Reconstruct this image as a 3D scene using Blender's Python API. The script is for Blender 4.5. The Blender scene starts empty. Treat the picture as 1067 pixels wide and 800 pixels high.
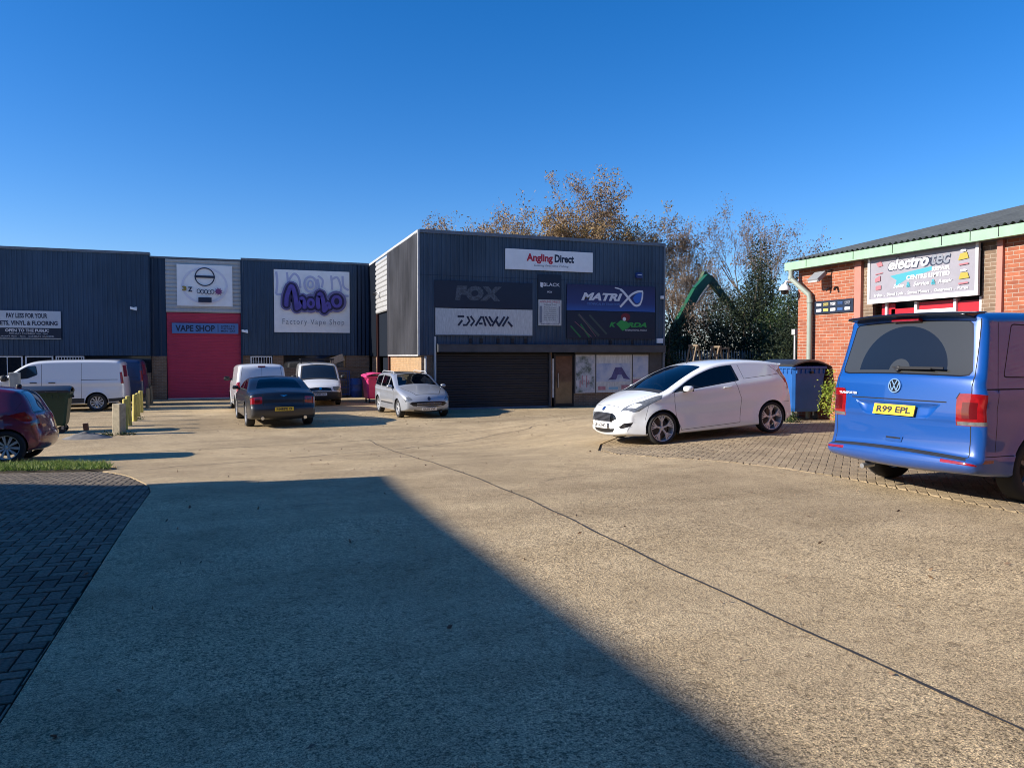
import bpy, bmesh, math, random
from mathutils import Vector, Matrix, noise as mnoise
R=math.radians; PI=math.pi
random.seed(7)
scn=bpy.context.scene
COL=scn.collection
# ------------------------------------------------------------------ terrain
def ss(t):
    t=max(0.0,min(1.0,t)); return t*t*(3-2*t)
def gz(X,Y):
    s=-0.6*ss((Y-6.5)/13)
    w=1-ss((X-4.0)/6.5)*(1-ss((Y-15)/10))
    return s*w
# ------------------------------------------------------------------ materials
def newmat(name):
    m=bpy.data.materials.new(name); m.use_nodes=True
    nt=m.node_tree; b=nt.nodes['Principled BSDF']
    return m,nt,b
def N(nt,t,**k):
    n=nt.nodes.new(t)
    for a,v in k.items():
        if a in n.inputs: n.inputs[a].default_value=v
        else: setattr(n,a,v)
    return n
def ramp(nt,fac,stops):
    r=nt.nodes.new('ShaderNodeValToRGB'); e=r.color_ramp.elements
    e[0].position,e[0].color=stops[0][0],(*stops[0][1],1) if len(stops[0][1])==3 else stops[0][1]
    e[1].position,e[1].color=stops[-1][0],(*stops[-1][1],1)
    for p,c in stops[1:-1]:
        x=e.new(p); x.color=(*c,1)
    nt.links.new(fac,r.inputs[0]); return r.outputs[0]
def mat(name,col,rough=0.6,metal=0.0,var=0.0,scale=6.0,bump=0.0,bscale=40.0,coat=0.0,spec=None,stretch=None):
    m,nt,b=newmat(name)
    b.inputs['Base Color'].default_value=(*col,1); b.inputs['Roughness'].default_value=rough
    b.inputs['Metallic'].default_value=metal
    if coat: b.inputs['Coat Weight'].default_value=coat; b.inputs['Coat Roughness'].default_value=0.03
    if spec is not None: b.inputs['Specular IOR Level'].default_value=spec
    if var or bump:
        tc=N(nt,'ShaderNodeTexCoord'); mp=N(nt,'ShaderNodeMapping')
        if stretch: mp.inputs['Scale'].default_value=stretch
        nt.links.new(tc.outputs['Object'],mp.inputs[0])
        if var:
            n=N(nt,'ShaderNodeTexNoise',Scale=scale,Detail=6.0,Roughness=0.6); nt.links.new(mp.outputs[0],n.inputs['Vector'])
            lo=tuple(c*(1-var) for c in col); hi=tuple(min(1,c*(1+var)) for c in col)
            o=ramp(nt,n.outputs[0],[(0.3,lo),(0.7,hi)]); nt.links.new(o,b.inputs['Base Color'])
            mr=N(nt,'ShaderNodeMapRange'); mr.inputs[3].default_value=max(0.02,rough*(1-var*.5)); mr.inputs[4].default_value=min(1,rough*(1+var*.5))
            nt.links.new(n.outputs[0],mr.inputs[0]); nt.links.new(mr.outputs[0],b.inputs['Roughness'])
        if bump:
            n2=N(nt,'ShaderNodeTexNoise',Scale=bscale,Detail=4.0); nt.links.new(mp.outputs[0],n2.inputs['Vector'])
            bp=N(nt,'ShaderNodeBump',Strength=bump,Distance=0.01); nt.links.new(n2.outputs[0],bp.inputs['Height']); nt.links.new(bp.outputs[0],b.inputs['Normal'])
    return m
def brick_mat(name,c1,c2,mortar,axis):
    m,nt,b=newmat(name)
    tc=N(nt,'ShaderNodeTexCoord'); sp=N(nt,'ShaderNodeSeparateXYZ'); cb=N(nt,'ShaderNodeCombineXYZ')
    nt.links.new(tc.outputs['Object'],sp.inputs[0])
    nt.links.new(sp.outputs[0 if axis=='x' else 1],cb.inputs[0]); nt.links.new(sp.outputs[2],cb.inputs[1])
    br=N(nt,'ShaderNodeTexBrick',Scale=1.0)
    br.inputs['Color1'].default_value=(*c1,1); br.inputs['Color2'].default_value=(*c2,1); br.inputs['Mortar'].default_value=(*mortar,1)
    br.inputs['Mortar Size'].default_value=0.006; br.inputs['Mortar Smooth'].default_value=0.2
    br.inputs['Brick Width'].default_value=0.225; br.inputs['Row Height'].default_value=0.075; br.inputs['Bias'].default_value=-0.1
    nt.links.new(cb.outputs[0],br.inputs['Vector'])
    n=N(nt,'ShaderNodeTexNoise',Scale=3.0,Detail=8.0,Roughness=0.7); nt.links.new(tc.outputs['Object'],n.inputs['Vector'])
    o=ramp(nt,n.outputs[0],[(0.3,(.72,.72,.72)),(0.7,(1.15,1.1,1.05))])
    mx=N(nt,'ShaderNodeMix',data_type='RGBA',blend_type='MULTIPLY'); mx.inputs[0].default_value=1.0
    nt.links.new(br.outputs['Color'],mx.inputs[6]); nt.links.new(o,mx.inputs[7]); nt.links.new(mx.outputs[2],b.inputs['Base Color'])
    b.inputs['Roughness'].default_value=0.85
    bp=N(nt,'ShaderNodeBump',Strength=0.6,Distance=0.008); bp.invert=True
    nt.links.new(br.outputs['Fac'],bp.inputs['Height']); nt.links.new(bp.outputs[0],b.inputs['Normal'])
    return m
def cladding_mat(name,col,rough=0.45,streak=0.22):
    m,nt,b=newmat(name)
    tc=N(nt,'ShaderNodeTexCoord'); mp=N(nt,'ShaderNodeMapping'); mp.inputs['Scale'].default_value=(5,5,0.35)
    nt.links.new(tc.outputs['Object'],mp.inputs[0])
    n=N(nt,'ShaderNodeTexNoise',Scale=1.6,Detail=8.0,Roughness=0.65); nt.links.new(mp.outputs[0],n.inputs['Vector'])
    n2=N(nt,'ShaderNodeTexNoise',Scale=0.45,Detail=4.0); nt.links.new(tc.outputs['Object'],n2.inputs['Vector'])
    ad=N(nt,'ShaderNodeMath',operation='ADD'); nt.links.new(n.outputs[0],ad.inputs[0]); nt.links.new(n2.outputs[0],ad.inputs[1])
    lo=tuple(c*(1-streak) for c in col); hi=tuple(c*(1+streak) for c in col)
    o=ramp(nt,ad.outputs[0],[(0.7,lo),(1.0,col),(1.25,hi)]) if False else None
    mr=N(nt,'ShaderNodeMapRange'); mr.inputs[1].default_value=.7; mr.inputs[2].default_value=1.3
    nt.links.new(ad.outputs[0],mr.inputs[0]); o=ramp(nt,mr.outputs[0],[(0.0,lo),(1.0,hi)])
    nt.links.new(o,b.inputs['Base Color']); b.inputs['Roughness'].default_value=rough; b.inputs['Specular IOR Level'].default_value=.35
    return m
M={}
M['clad_blue']=cladding_mat('slate blue profiled cladding',(0.056,0.086,0.124),streak=.3)
M['clad_left']=cladding_mat('navy profiled cladding',(0.038,0.070,0.118),streak=.25)
M['clad_dark']=cladding_mat('dark navy sheet',(0.015,0.035,0.07),streak=.1)
M['clad_weather']=cladding_mat('weathered grey cladding',(0.062,0.062,0.068),0.6,streak=.45)
M['clad_grey']=cladding_mat('light grey cladding',(0.42,0.43,0.43),streak=.12)
M['dark_matte']=mat('dark matt steel',(.012,.016,.024),.95,spec=.05)
M['trim']=mat('grey steel flashing',(0.13,0.15,0.18),0.5,var=.2)
M['trim_lt']=mat('pale steel flashing',(0.42,0.42,0.41),0.5,var=.15)
M['shutter']=mat('black steel shutter',(0.014,0.015,0.019),0.5,var=.25,scale=3)
M['fascia']=mat('charcoal shutter box',(0.06,0.062,0.068),0.5,var=.25,scale=2)
M['red_door']=mat('red shutter paint',(0.48,0.030,0.070),0.5,var=.08,scale=2)
M['red_blind']=mat('red window film',(0.40,0.01,0.02),0.4)
M['white']=mat('white painted panel',(0.84,0.84,0.83),0.5,var=.05,scale=3)
M['white_d']=mat('weathered white panel',(0.56,0.56,0.54),0.6,var=.2,scale=7,stretch=(3,3,.6))
M['upvc']=mat('white frame',(0.7,0.7,0.7),0.4)
M['black']=mat('black',(0.012,0.012,0.014),0.5)
M['blackg']=mat('gloss black',(0.008,0.008,0.01),0.2)
M['navy']=mat('navy sign',(0.008,0.016,0.035),0.45,var=.1)
M['dkglass']=mat('dark window glass',(0.012,0.014,0.017),0.05,coat=.5)
M['steel']=mat('galvanised steel',(0.35,0.36,0.37),0.4,0.7,var=.15)
M['brick_front']=brick_mat('brown brick',(.24,.15,.09),(.17,.105,.065),(.28,.25,.20),'x')
M['brick_tanside']=brick_mat('yellow brick',(.40,.25,.12),(.33,.20,.095),(.40,.34,.24),'y')
M['brick_red']=brick_mat('orange red brick',(.36,.115,.055),(.27,.078,.038),(.42,.33,.26),'y')
M['brick_tan']=brick_mat('brown buff brick',(.22,.15,.10),(.16,.11,.07),(.38,.32,.25),'y')
M['brick_redx']=brick_mat('orange red brick end',(.46,.125,.062),(.36,.09,.045),(.52,.42,.33),'x')
M['green_trim']=mat('pale green fascia',(0.27,0.44,0.29),0.5,var=.08,scale=3)
M['soffit']=mat('dark soffit',(0.05,0.06,0.07),0.7)
M['roof_grey']=mat('grey corrugated roof',(0.095,0.105,0.10),0.85,var=.35,scale=3,bump=.3)
M['pilaster']=mat('salmon red steel column',(0.42,0.17,0.125),0.55,var=.06)
M['downpipe']=mat('pale green downpipe',(0.27,0.31,0.26),0.5,var=.06)
# concrete
def concrete():
    m,nt,b=newmat('exposed aggregate concrete')
    tc=N(nt,'ShaderNodeTexCoord'); V=tc.outputs['Object']
    def nz(s,d=6.0,r=.6,vec=V):
        n=N(nt,'ShaderNodeTexNoise',Scale=s,Detail=d,Roughness=r); nt.links.new(vec,n.inputs['Vector']); return n.outputs[0]
    big=nz(0.22,5,.6); mid=nz(1.3,7,.7); fine=nz(70,2,.6); fine2=nz(150,2,.6); mk=ramp(nt,nz(.42,4,.6),[(.36,(.35,.35,.35)),(.62,(1,1,1))]); med=nz(14,4,.7)
    col=ramp(nt,mid,[(0.28,(.385,.290,.165)),(0.5,(.475,.362,.212)),(0.72,(.575,.445,.265))])
    bg=ramp(nt,big,[(0.34,(.74,.73,.72)),(0.46,(.93,.93,.93)),(0.56,(1.04,1.04,1.03)),(0.68,(1.18,1.17,1.14))])
    def mul(a,c,f=1.0):
        x=N(nt,'ShaderNodeMix',data_type='RGBA',blend_type='MULTIPLY'); 
        if isinstance(f,float): x.inputs[0].default_value=f
        else: nt.links.new(f,x.inputs[0])
        nt.links.new(a,x.inputs[6]); nt.links.new(c,x.inputs[7]); return x.outputs[2]
    c=mul(col,bg)
    c=mul(c,ramp(nt,fine,[(0.36,(.28,.27,.26)),(0.46,(.85,.85,.85)),(0.58,(1.12,1.12,1.12)),(0.70,(1.65,1.6,1.48))]),mk)
    c=mul(c,ramp(nt,fine2,[(0.36,(.38,.38,.38)),(0.5,(1,1,1)),(0.66,(1.5,1.45,1.38))]))
    c=mul(c,ramp(nt,med,[(0.32,(.66,.64,.62)),(0.45,(1,1,1)),(0.7,(1.08,1.08,1.08))]))
    vo=N(nt,'ShaderNodeTexVoronoi',Scale=46.0); nt.links.new(V,vo.inputs['Vector']); c=mul(c,ramp(nt,vo.outputs['Distance'],[(0.10,(.30,.28,.26)),(0.17,(1,1,1)),(1,(1,1,1))]),.75)
    vo2=N(nt,'ShaderNodeTexVoronoi',Scale=90.0); nt.links.new(V,vo2.inputs['Vector']); c=mul(c,ramp(nt,vo2.outputs['Distance'],[(0.12,(1.7,1.65,1.55)),(0.22,(1,1,1)),(1,(1,1,1))]),.7)
    # worn tyre tracks: stretched noise along the yard
    mp=N(nt,'ShaderNodeMapping'); mp.inputs['Scale'].default_value=(0.12,1.4,1); mp.inputs['Rotation'].default_value=(0,0,R(12)); nt.links.new(V,mp.inputs[0])
    tr=nz(1.0,5,.6,mp.outputs[0]); c=mul(c,ramp(nt,tr,[(0.34,(.90,.89,.87)),(0.5,(1,1,1)),(0.68,(1.06,1.06,1.05))]))
    # oil and tar blotches
    ol=nz(0.75,3,.5); c=mul(c,ramp(nt,ol,[(0.20,(.7,.68,.66)),(0.26,(1,1,1)),(1,(1,1,1))]))
    nt.links.new(c,b.inputs['Base Color']); b.inputs['Roughness'].default_value=0.92; b.inputs['Specular IOR Level'].default_value=.25
    sm=N(nt,'ShaderNodeMath',operation='ADD'); nt.links.new(fine,sm.inputs[0]); nt.links.new(med,sm.inputs[1])
    bp=N(nt,'ShaderNodeBump',Strength=0.55,Distance=0.012); nt.links.new(sm.outputs[0],bp.inputs['Height']); nt.links.new(bp.outputs[0],b.inputs['Normal'])
    return m
M['concrete']=concrete()
M['conc_edge']=mat('concrete edge strip',(.32,.25,.16),.9,var=.2,scale=20,bump=.4)
M['ground']=mat('asphalt and soil',(.07,.065,.055),.95,var=.3,scale=2,bump=.5)
M['joint']=mat('bitumen joint',(.035,.032,.03),.8,var=.3,scale=30)
M['sand']=mat('jointing sand',(.035,.03,.026),.95)
def paver(name,a,b_):
    m,nt,b=newmat(name)
    tc=N(nt,'ShaderNodeTexCoord'); g=N(nt,'ShaderNodeObjectInfo')
    at=N(nt,'ShaderNodeAttribute',attribute_name='tone')
    o=ramp(nt,at.outputs['Fac'],[(0,a),(1,b_)])
    n=N(nt,'ShaderNodeTexNoise',Scale=50.0,Detail=3.0); nt.links.new(tc.outputs['Object'],n.inputs['Vector'])
    n3=N(nt,'ShaderNodeTexNoise',Scale=.8,Detail=5.0); nt.links.new(tc.outputs['Object'],n3.inputs['Vector'])
    x=N(nt,'ShaderNodeMix',data_type='RGBA',blend_type='MULTIPLY'); x.inputs[0].default_value=1
    nt.links.new(o,x.inputs[6]); nt.links.new(ramp(nt,n.outputs[0],[(.3,(.6,.6,.6)),(.7,(1.3,1.3,1.3))]),x.inputs[7])
    y=N(nt,'ShaderNodeMix',data_type='RGBA',blend_type='MULTIPLY'); y.inputs[0].default_value=1
    nt.links.new(x.outputs[2],y.inputs[6]); nt.links.new(ramp(nt,n3.outputs[0],[(.3,(.7,.7,.7)),(.7,(1.2,1.2,1.2))]),y.inputs[7])
    nt.links.new(y.outputs[2],b.inputs['Base Color']); b.inputs['Roughness'].default_value=.9
    bp=N(nt,'ShaderNodeBump',Strength=.5,Distance=.006); nt.links.new(n.outputs[0],bp.inputs['Height']); nt.links.new(bp.outputs[0],b.inputs['Normal'])
    return m
M['paver']=paver('grey brown block paver',(.11,.085,.055),(.20,.155,.10))
M['paver_r']=paver('brown block paver',(.27,.20,.115),(.37,.28,.165))
# ------------------------------------------------------------------ mesh builder
WL={}
def link(o,parent=None,world=True):
    COL.objects.link(o)
    if parent is not None:
        o.parent=parent
        if world:
            o.location=-WL.get(parent.name,Vector((0,0,0)))
            WL[o.name]=Vector((0,0,0))
    return o
class MB:
    def __init__(s): s.v=[];s.f=[];s.m=[];s.mi=0;s.st=[]
    def split(s,name,mats,parent=None,**k):
        st=s.st+[(len(s.v),len(s.f))];out=[]
        for i in range(len(s.st)):
            q=MB(); a,b=st[i],st[i+1]; q.v=s.v[a[0]:b[0]]; q.f=[tuple(j-a[0] for j in f) for f in s.f[a[1]:b[1]]]; q.m=s.m[a[1]:b[1]]; out.append(q.build(name,mats,parent,**k))
        return out
    def add(s,vs,fs,mi=None):
        b=len(s.v); s.st.append((b,len(s.f))); s.v+= [tuple(p) for p in vs]
        for f in fs: s.f.append(tuple(i+b for i in f)); s.m.append(s.mi if mi is None else mi)
        return s
    def box(s,x0,x1,y0,y1,z0,z1,mi=None):
        vs=[(x,y,z) for x in(x0,x1) for y in(y0,y1) for z in(z0,z1)]
        return s.add(vs,[(0,1,3,2),(4,6,7,5),(0,4,5,1),(2,3,7,6),(0,2,6,4),(1,5,7,3)],mi)
    def obox(s,c,ax,ay,az,hx,hy,hz,mi=None):
        c=Vector(c);ax=Vector(ax).normalized();ay=Vector(ay).normalized();az=Vector(az).normalized()
        vs=[c+ax*hx*i+ay*hy*j+az*hz*k for i in(-1,1) for j in(-1,1) for k in(-1,1)]
        return s.add(vs,[(0,1,3,2),(4,6,7,5),(0,4,5,1),(2,3,7,6),(0,2,6,4),(1,5,7,3)],mi)
    def bar(s,a,b,w,h=None,mi=None,up=(0,0,1)):
        a=Vector(a);b=Vector(b);d=(b-a);L=d.length;d.normalize();u=Vector(up)
        if abs(d.dot(u))>.98:u=Vector((1,0,0))
        r=d.cross(u).normalized();u=r.cross(d)
        return s.obox((a+b)/2,d,r,u,L/2,w/2,(h or w)/2,mi)
    def tube(s,pts,rad,n=8,mi=None,cap=True):
        pts=[Vector(p) for p in pts];k=len(pts)
        rad=rad if isinstance(rad,(list,tuple)) else [rad]*k
        rings=[];pr=None
        for i,p in enumerate(pts):
            d=(pts[min(i+1,k-1)]-pts[max(i-1,0)]).normalized()
            if pr is None:
                r=d.orthogonal().normalized()
            else:
                r=(pr-d*pr.dot(d)).normalized()
            pr=r;u=d.cross(r)
            rings.append([p+(r*math.cos(a)+u*math.sin(a))*rad[i] for a in [2*PI*j/n for j in range(n)]])
        vs=[q for g in rings for q in g];fs=[]
        for i in range(k-1):
            for j in range(n):
                a=i*n+j;b=i*n+(j+1)%n; fs.append((a,b,b+n,a+n))
        if cap: fs.append(tuple(range(n-1,-1,-1))); fs.append(tuple((k-1)*n+j for j in range(n)))
        return s.add(vs,fs,mi)
    def prism(s,poly,O,U,V,Wv,mi=None):
        O=Vector(O);U=Vector(U);V=Vector(V);Wv=Vector(Wv);n=len(poly)
        vs=[O+U*a+V*b for a,b in poly]+[O+U*a+V*b+Wv for a,b in poly]
        fs=[tuple(range(n)),tuple(range(2*n-1,n-1,-1))]+[(i,i+n,(i+1)%n+n,(i+1)%n) for i in range(n)]
        return s.add(vs,fs,mi)
    def lathe(s,prof,C,A,n=24,mi=None,closed=False):
        C=Vector(C);A=Vector(A).normalized();r=A.orthogonal().normalized();u=A.cross(r)
        k=len(prof);vs=[]
        for j in range(n):
            t=2*PI*j/n; d=r*math.cos(t)+u*math.sin(t)
            vs+=[C+A*h+d*q for q,h in prof]
        fs=[]
        for j in range(n):
            j2=(j+1)%n
            for i in range(k if closed else k-1):
                i2=(i+1)%k
                fs.append((j*k+i,j2*k+i,j2*k+i2,j*k+i2))
        return s.add(vs,fs,mi)
    def sell(s,C,a,b,c,e=.5,nu=16,nv=10,mi=None,rot=None):
        C=Vector(C);vs=[];sg=lambda x,p:math.copysign(abs(x)**p,x)
        for i in range(nv+1):
            t=-PI/2+PI*i/nv
            for j in range(nu):
                p=2*PI*j/nu
                q=Vector((a*sg(math.cos(t),e)*sg(math.cos(p),e),b*sg(math.cos(t),e)*sg(math.sin(p),e),c*sg(math.sin(t),e)))
                if rot: q=rot@q
                vs.append(C+q)
        fs=[(i*nu+j,i*nu+(j+1)%nu,(i+1)*nu+(j+1)%nu,(i+1)*nu+j) for i in range(nv) for j in range(nu)]
        return s.add(vs,fs,mi)
    def build(s,name,mats,parent=None,smooth=False,world=True,bevel=0,merge=True,sharp=40):
        me=bpy.data.meshes.new(name); me.from_pydata([tuple(v) for v in s.v],[],s.f)
        if not isinstance(mats,(list,tuple)): mats=[mats]
        for m in mats: me.materials.append(m)
        if len(mats)>1:
            me.polygons.foreach_set('material_index',s.m)
        me.validate()
        bm=bmesh.new();bm.from_mesh(me)
        if merge: bmesh.ops.remove_doubles(bm,verts=bm.verts,dist=1e-5)
        bmesh.ops.recalc_face_normals(bm,faces=bm.faces)
        bm.to_mesh(me);bm.free()
        if smooth:
            me.polygons.foreach_set('use_smooth',[True]*len(me.polygons))
            me.set_sharp_from_angle(angle=R(sharp))
        o=bpy.data.objects.new(name,me); link(o,parent,world)
        if bevel:
            b=o.modifiers.new('bevel','BEVEL'); b.width=bevel;b.segments=2;b.limit_method='ANGLE';b.angle_limit=R(40)
        return o
def tag(o,label=None,cat=None,group=None,kind=None):
    if label:o['label']=label
    if cat:o['category']=cat
    if group:o['group']=group
    if kind:o['kind']=kind
    return o
def empty(name,loc,label=None,cat=None,group=None,rz=0.0,world=True):
    o=bpy.data.objects.new(name,None); COL.objects.link(o); o.location=loc; o.rotation_euler=(0,0,rz); o.empty_display_size=.3
    if world: WL[o.name]=Vector(loc)
    return tag(o,label,cat,group)
def kids(o): return [c for c in COL.objects if c.parent==o]
def copy_tree(o,parent=None):
    c=o.copy(); COL.objects.link(c); c.parent=parent
    for k in kids(o): copy_tree(k,c)
    return c
# text -> flat normalised triangles
_tc={}
def text_geo(s,bold=0.0,shear=0.0,space=1.0):
    key=(s,bold,shear,space)
    if key in _tc: return _tc[key]
    cu=bpy.data.curves.new('t','FONT'); cu.body=s; cu.offset=bold; cu.shear=shear; cu.space_character=space; cu.resolution_u=3
    ob=bpy.data.objects.new('t',cu); COL.objects.link(ob); bpy.context.view_layer.update()
    me=bpy.data.meshes.new_from_object(ob.evaluated_get(bpy.context.evaluated_depsgraph_get()))
    vs=[(v.co.x,v.co.y) for v in me.vertices]; fs=[tuple(p.vertices) for p in me.polygons]
    bpy.data.objects.remove(ob); bpy.data.meshes.remove(me); bpy.data.curves.remove(cu)
    x0=min(v[0] for v in vs);x1=max(v[0] for v in vs);y0=min(v[1] for v in vs);y1=max(v[1] for v in vs)
    vs=[((x-x0)/(x1-x0),(y-y0)/(y1-y0)) for x,y in vs]
    _tc[key]=(vs,fs); return vs,fs
def put_text(mb,s,x0,x1,z0,z1,y,bold=0.0,shear=0.0,mi=None,frame=None,space=1.0):
    """letters as thin raised faces; frame=(O,R,U,Nrm) else local x/z plane at y"""
    vs,fs=text_geo(s,bold,shear,space)
    if frame is None: O,Rv,U,Nv=Vector((0,y,0)),Vector((1,0,0)),Vector((0,0,1)),Vector((0,-1,0))
    else: O,Rv,U,Nv=frame
    out=[O+Rv*(x0+(x1-x0)*a)+U*(z0+(z1-z0)*b)+Nv*0.004 for a,b in vs]
    mb.add(out,fs,mi)
def rect(mb,x0,x1,z0,z1,y,mi=None): # thin raised plate facing -Y
    mb.box(x0,x1,y-.006,y,z0,z1,mi)
# ------------------------------------------------------------------ sheets that follow the ground
def sheet(name,poly,dz,m,step=.6,skirt=0.0,parent=None):
    bm=bmesh.new(); vs=[bm.verts.new((x,y,0)) for x,y in poly]; bm.faces.new(vs)
    xs=[p[0] for p in poly];ys=[p[1] for p in poly]
    def cuts(a,b):
        c=[];t=math.floor(a/step)*step
        while t<b:
            if -12<t<42: c.append(t)
            t+=step
        return c
    for x in cuts(min(xs),max(xs)):
        bmesh.ops.bisect_plane(bm,geom=bm.verts[:]+bm.edges[:]+bm.faces[:],plane_co=(x,0,0),plane_no=(1,0,0),dist=1e-5)
    for y in cuts(min(ys),max(ys)):
        bmesh.ops.bisect_plane(bm,geom=bm.verts[:]+bm.edges[:]+bm.faces[:],plane_co=(0,y,0),plane_no=(0,1,0),dist=1e-5)
    for v in bm.verts: v.co.z=gz(v.co.x,v.co.y)+dz
    for f in bm.faces:
        if f.normal.z<0: f.normal_flip()
    bmesh.ops.recalc_face_normals(bm,faces=bm.faces)
    if sum(f.normal.z for f in bm.faces)<0:
        for f in bm.faces:f.normal_flip()
    if skirt:
        be=[e for e in bm.edges if e.is_boundary]
        r=bmesh.ops.extrude_edge_only(bm,edges=be)
        for v in [g for g in r['geom'] if isinstance(g,bmesh.types.BMVert)]: v.co.z-=skirt
    me=bpy.data.meshes.new(name);bm.to_mesh(me);bm.free();me.materials.append(m)
    o=bpy.data.objects.new(name,me);COL.objects.link(o);return o
# base ground to the horizon
xs=[-900,-400,-150,-60,-30]+[-20+1.0*i for i in range(66)]+[60,120,300,900]
mb=MB(); n=len(xs); ysg=[-900,-400,-150,-60,-30]+[-20+1.0*i for i in range(81)]+[80,150,300,600,1200]
mb.add([(x,y,gz(x,y)-.03) for y in ysg for x in xs],[(j*n+i,j*n+i+1,(j+1)*n+i+1,(j+1)*n+i) for j in range(len(ysg)-1) for i in range(n-1)])
tag(mb.build('ground',M['ground']),kind='structure')
kerbL=[(-.93,-9),(-.93,3),(-.95,6),(-.97,8.5),(-.99,9.6),(-1.08,10.3),(-1.26,11.0),(-1.5,11.9),(-1.75,12.6),(-2.05,13.25)]
verge=[(-2.05,13.25),(-1.88,13.5),(-2.0,14.3),(-2.4,15.1),(-2.95,15.6),(-4.5,16.0),(-9,17.0),(-14,18.0)]
pavR=[(6.95,-9),(6.95,7.2),(6.85,8.2),(6.55,9.3),(6.15,10.2),(5.85,11.0),(5.95,11.9),(6.5,12.9),(7.5,13.9),(9.2,15.1),(11,15.9),(13.05,16.1)]
yard=kerbL[:-1]+verge+[(-40,24),(-40,60),(60,60),(60,16.5),(30,16.3)]+pavR[::-1]
tag(sheet('concrete_yard',yard,0.006,M['concrete'],.5,skirt=.03),kind='structure')
tag(sheet('paving_bed',[(-14,-9)]+kerbL+[(-3.7,14.0),(-9,15.2),(-14,16.2)],-0.014,M['sand'],.7),kind='structure')
tag(sheet('paving_bed',[(13.05,-9)]+[(20,-9),(20,15.9),(13.05,16.1)]+pavR[:-1][::-1],-0.014,M['sand'],.7),kind='structure')
# herringbone blocks
def inpoly(x,y,P):
    c=False;j=len(P)-1
    for i in range(len(P)):
        if (P[i][1]>y)!=(P[j][1]>y) and x<(P[j][0]-P[i][0])*(y-P[i][1])/(P[j][1]-P[i][1])+P[i][0]: c=not c
        j=i
    return c
def snap(x,y,P):
    best=None;p=Vector((x,y))
    for i in range(len(P)):
        a=Vector(P[i-1]);b=Vector(P[i]);d=b-a;t=max(0,min(1,(p-a).dot(d)/max(1e-9,d.length_squared)));q=a+d*t;l=(q-p).length
        if best is None or l<best[0]: best=(l,q)
    return best[1].x,best[1].y
def blocks(name,poly,m,dz,rot,L=.2,g=.0055,test=None):
    W_=L/2;xs=[p[0] for p in poly];ys=[p[1] for p in poly]
    V=[];F=[];T=[];cr,sr=math.cos(rot),math.sin(rot);cx,cy=sum(xs)/len(xs),sum(ys)/len(ys)
    ext=max(max(xs)-min(xs),max(ys)-min(ys));nn=int(ext/W_)+4
    rnd=random.Random(3)
    for i in range(-nn,nn):
        for j in range(-nn,nn):
            k=(i-j)%4
            if k==0: a,b,w,h=i*W_,j*W_,L,W_
            elif k==2+1: a,b,w,h=i*W_,j*W_,W_,L   # vertical block starting here
            else: continue
            mx,my=a+w/2,b+h/2; X=cx+mx*cr-my*sr; Y=cy+mx*sr+my*cr
            cn=[(cx+u*cr-v*sr,cy+u*sr+v*cr) for u,v in ((a,b),(a+w,b),(a+w,b+h),(a,b+h),(mx,my))]
            ic=[inpoly(p[0],p[1],poly) for p in cn]
            if sum(ic)<2 and not ic[4]: continue
            edge=not all(ic)
            if test and not test(X,Y): continue
            e=rnd.uniform(-.0015,.0015);base=len(V)
            for (ga,zz) in ((g,-.02),(g,-.003),(g+.006,0)):
                for (u,v) in ((a+ga,b+ga),(a+w-ga,b+ga),(a+w-ga,b+h-ga),(a+ga,b+h-ga)):
                    x=cx+u*cr-v*sr;y=cy+u*sr+v*cr
                    if edge and not inpoly(x,y,poly): x,y=snap(x,y,poly)
                    V.append((x,y,gz(x,y)+dz+zz+e))
            for q in range(2):
                for t in range(4): F.append((base+q*4+t,base+q*4+(t+1)%4,base+q*4+4+(t+1)%4,base+q*4+4+t))
            F.append((base+8,base+9,base+10,base+11)); tv=rnd.random(); T+= [tv]*9
    me=bpy.data.meshes.new(name);me.from_pydata(V,[],F);me.materials.append(m)
    at=me.attributes.new('tone','FLOAT','FACE'); at.data.foreach_set('value',T)
    o=bpy.data.objects.new(name,me);COL.objects.link(o);return o
PL=[(-8,-3)]+[(a-.012,b) for a,b in kerbL if b>-9]+[(-3.7,14.0),(-8,15.0)]
PL.insert(1,(-1.0,-3))
tag(blocks('block_paving',PL,M['paver'],0.0,0,L=.19),kind='structure')
PR=[(p[0]+.06,p[1]) for p in pavR if p[1]>0]+[(13.0,3)]; PR.insert(0,(7.0,3))
tag(blocks('block_paving',PR,M['paver_r'],0.004,R(45),g=.003),kind='structure')
# narrow concrete edge along the left paving
def strip(name,pts,w,dz,m,th=0.0,wob=0.0):
    mb=MB();V=[];P=[]
    for i in range(len(pts)-1):
        a,b=Vector(pts[i]),Vector(pts[i+1]);k=max(1,int((b-a).length/.12))
        for t in range(k): P.append(a.lerp(b,t/k))
    P.append(Vector(pts[-1]))
    for i,p in enumerate(P):
        d=(P[min(i+1,len(P)-1)]-P[max(i-1,0)]).normalized();nr=Vector((-d.y,d.x))
        o=wob*(mnoise.noise(Vector((p.x*1.3,p.y*1.3,0)))); ww=w*(1+.5*mnoise.noise(Vector((p.x*7,p.y*7,3))))
        for s in(-1,1):
            q=p+nr*(o+s*ww/2); V.append((q.x,q.y,gz(q.x,q.y)+dz))
    mb.add(V,[(2*i,2*i+1,2*i+3,2*i+2) for i in range(len(P)-1)])
    o=mb.build(name,m); tag(o,kind='structure'); return o
strip('expansion_joint',[(2.96,-6),(2.93,2),(2.83,4.5),(2.82,8),(2.9,13),(3.0,18.6)],.022,.010,M['joint'],wob=.03)
strip('expansion_joint',[(-1.4,13.2),(2.0,15.0),(6.0,17.6),(11,20.5)],.03,.010,M['joint'],wob=.25)
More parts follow.
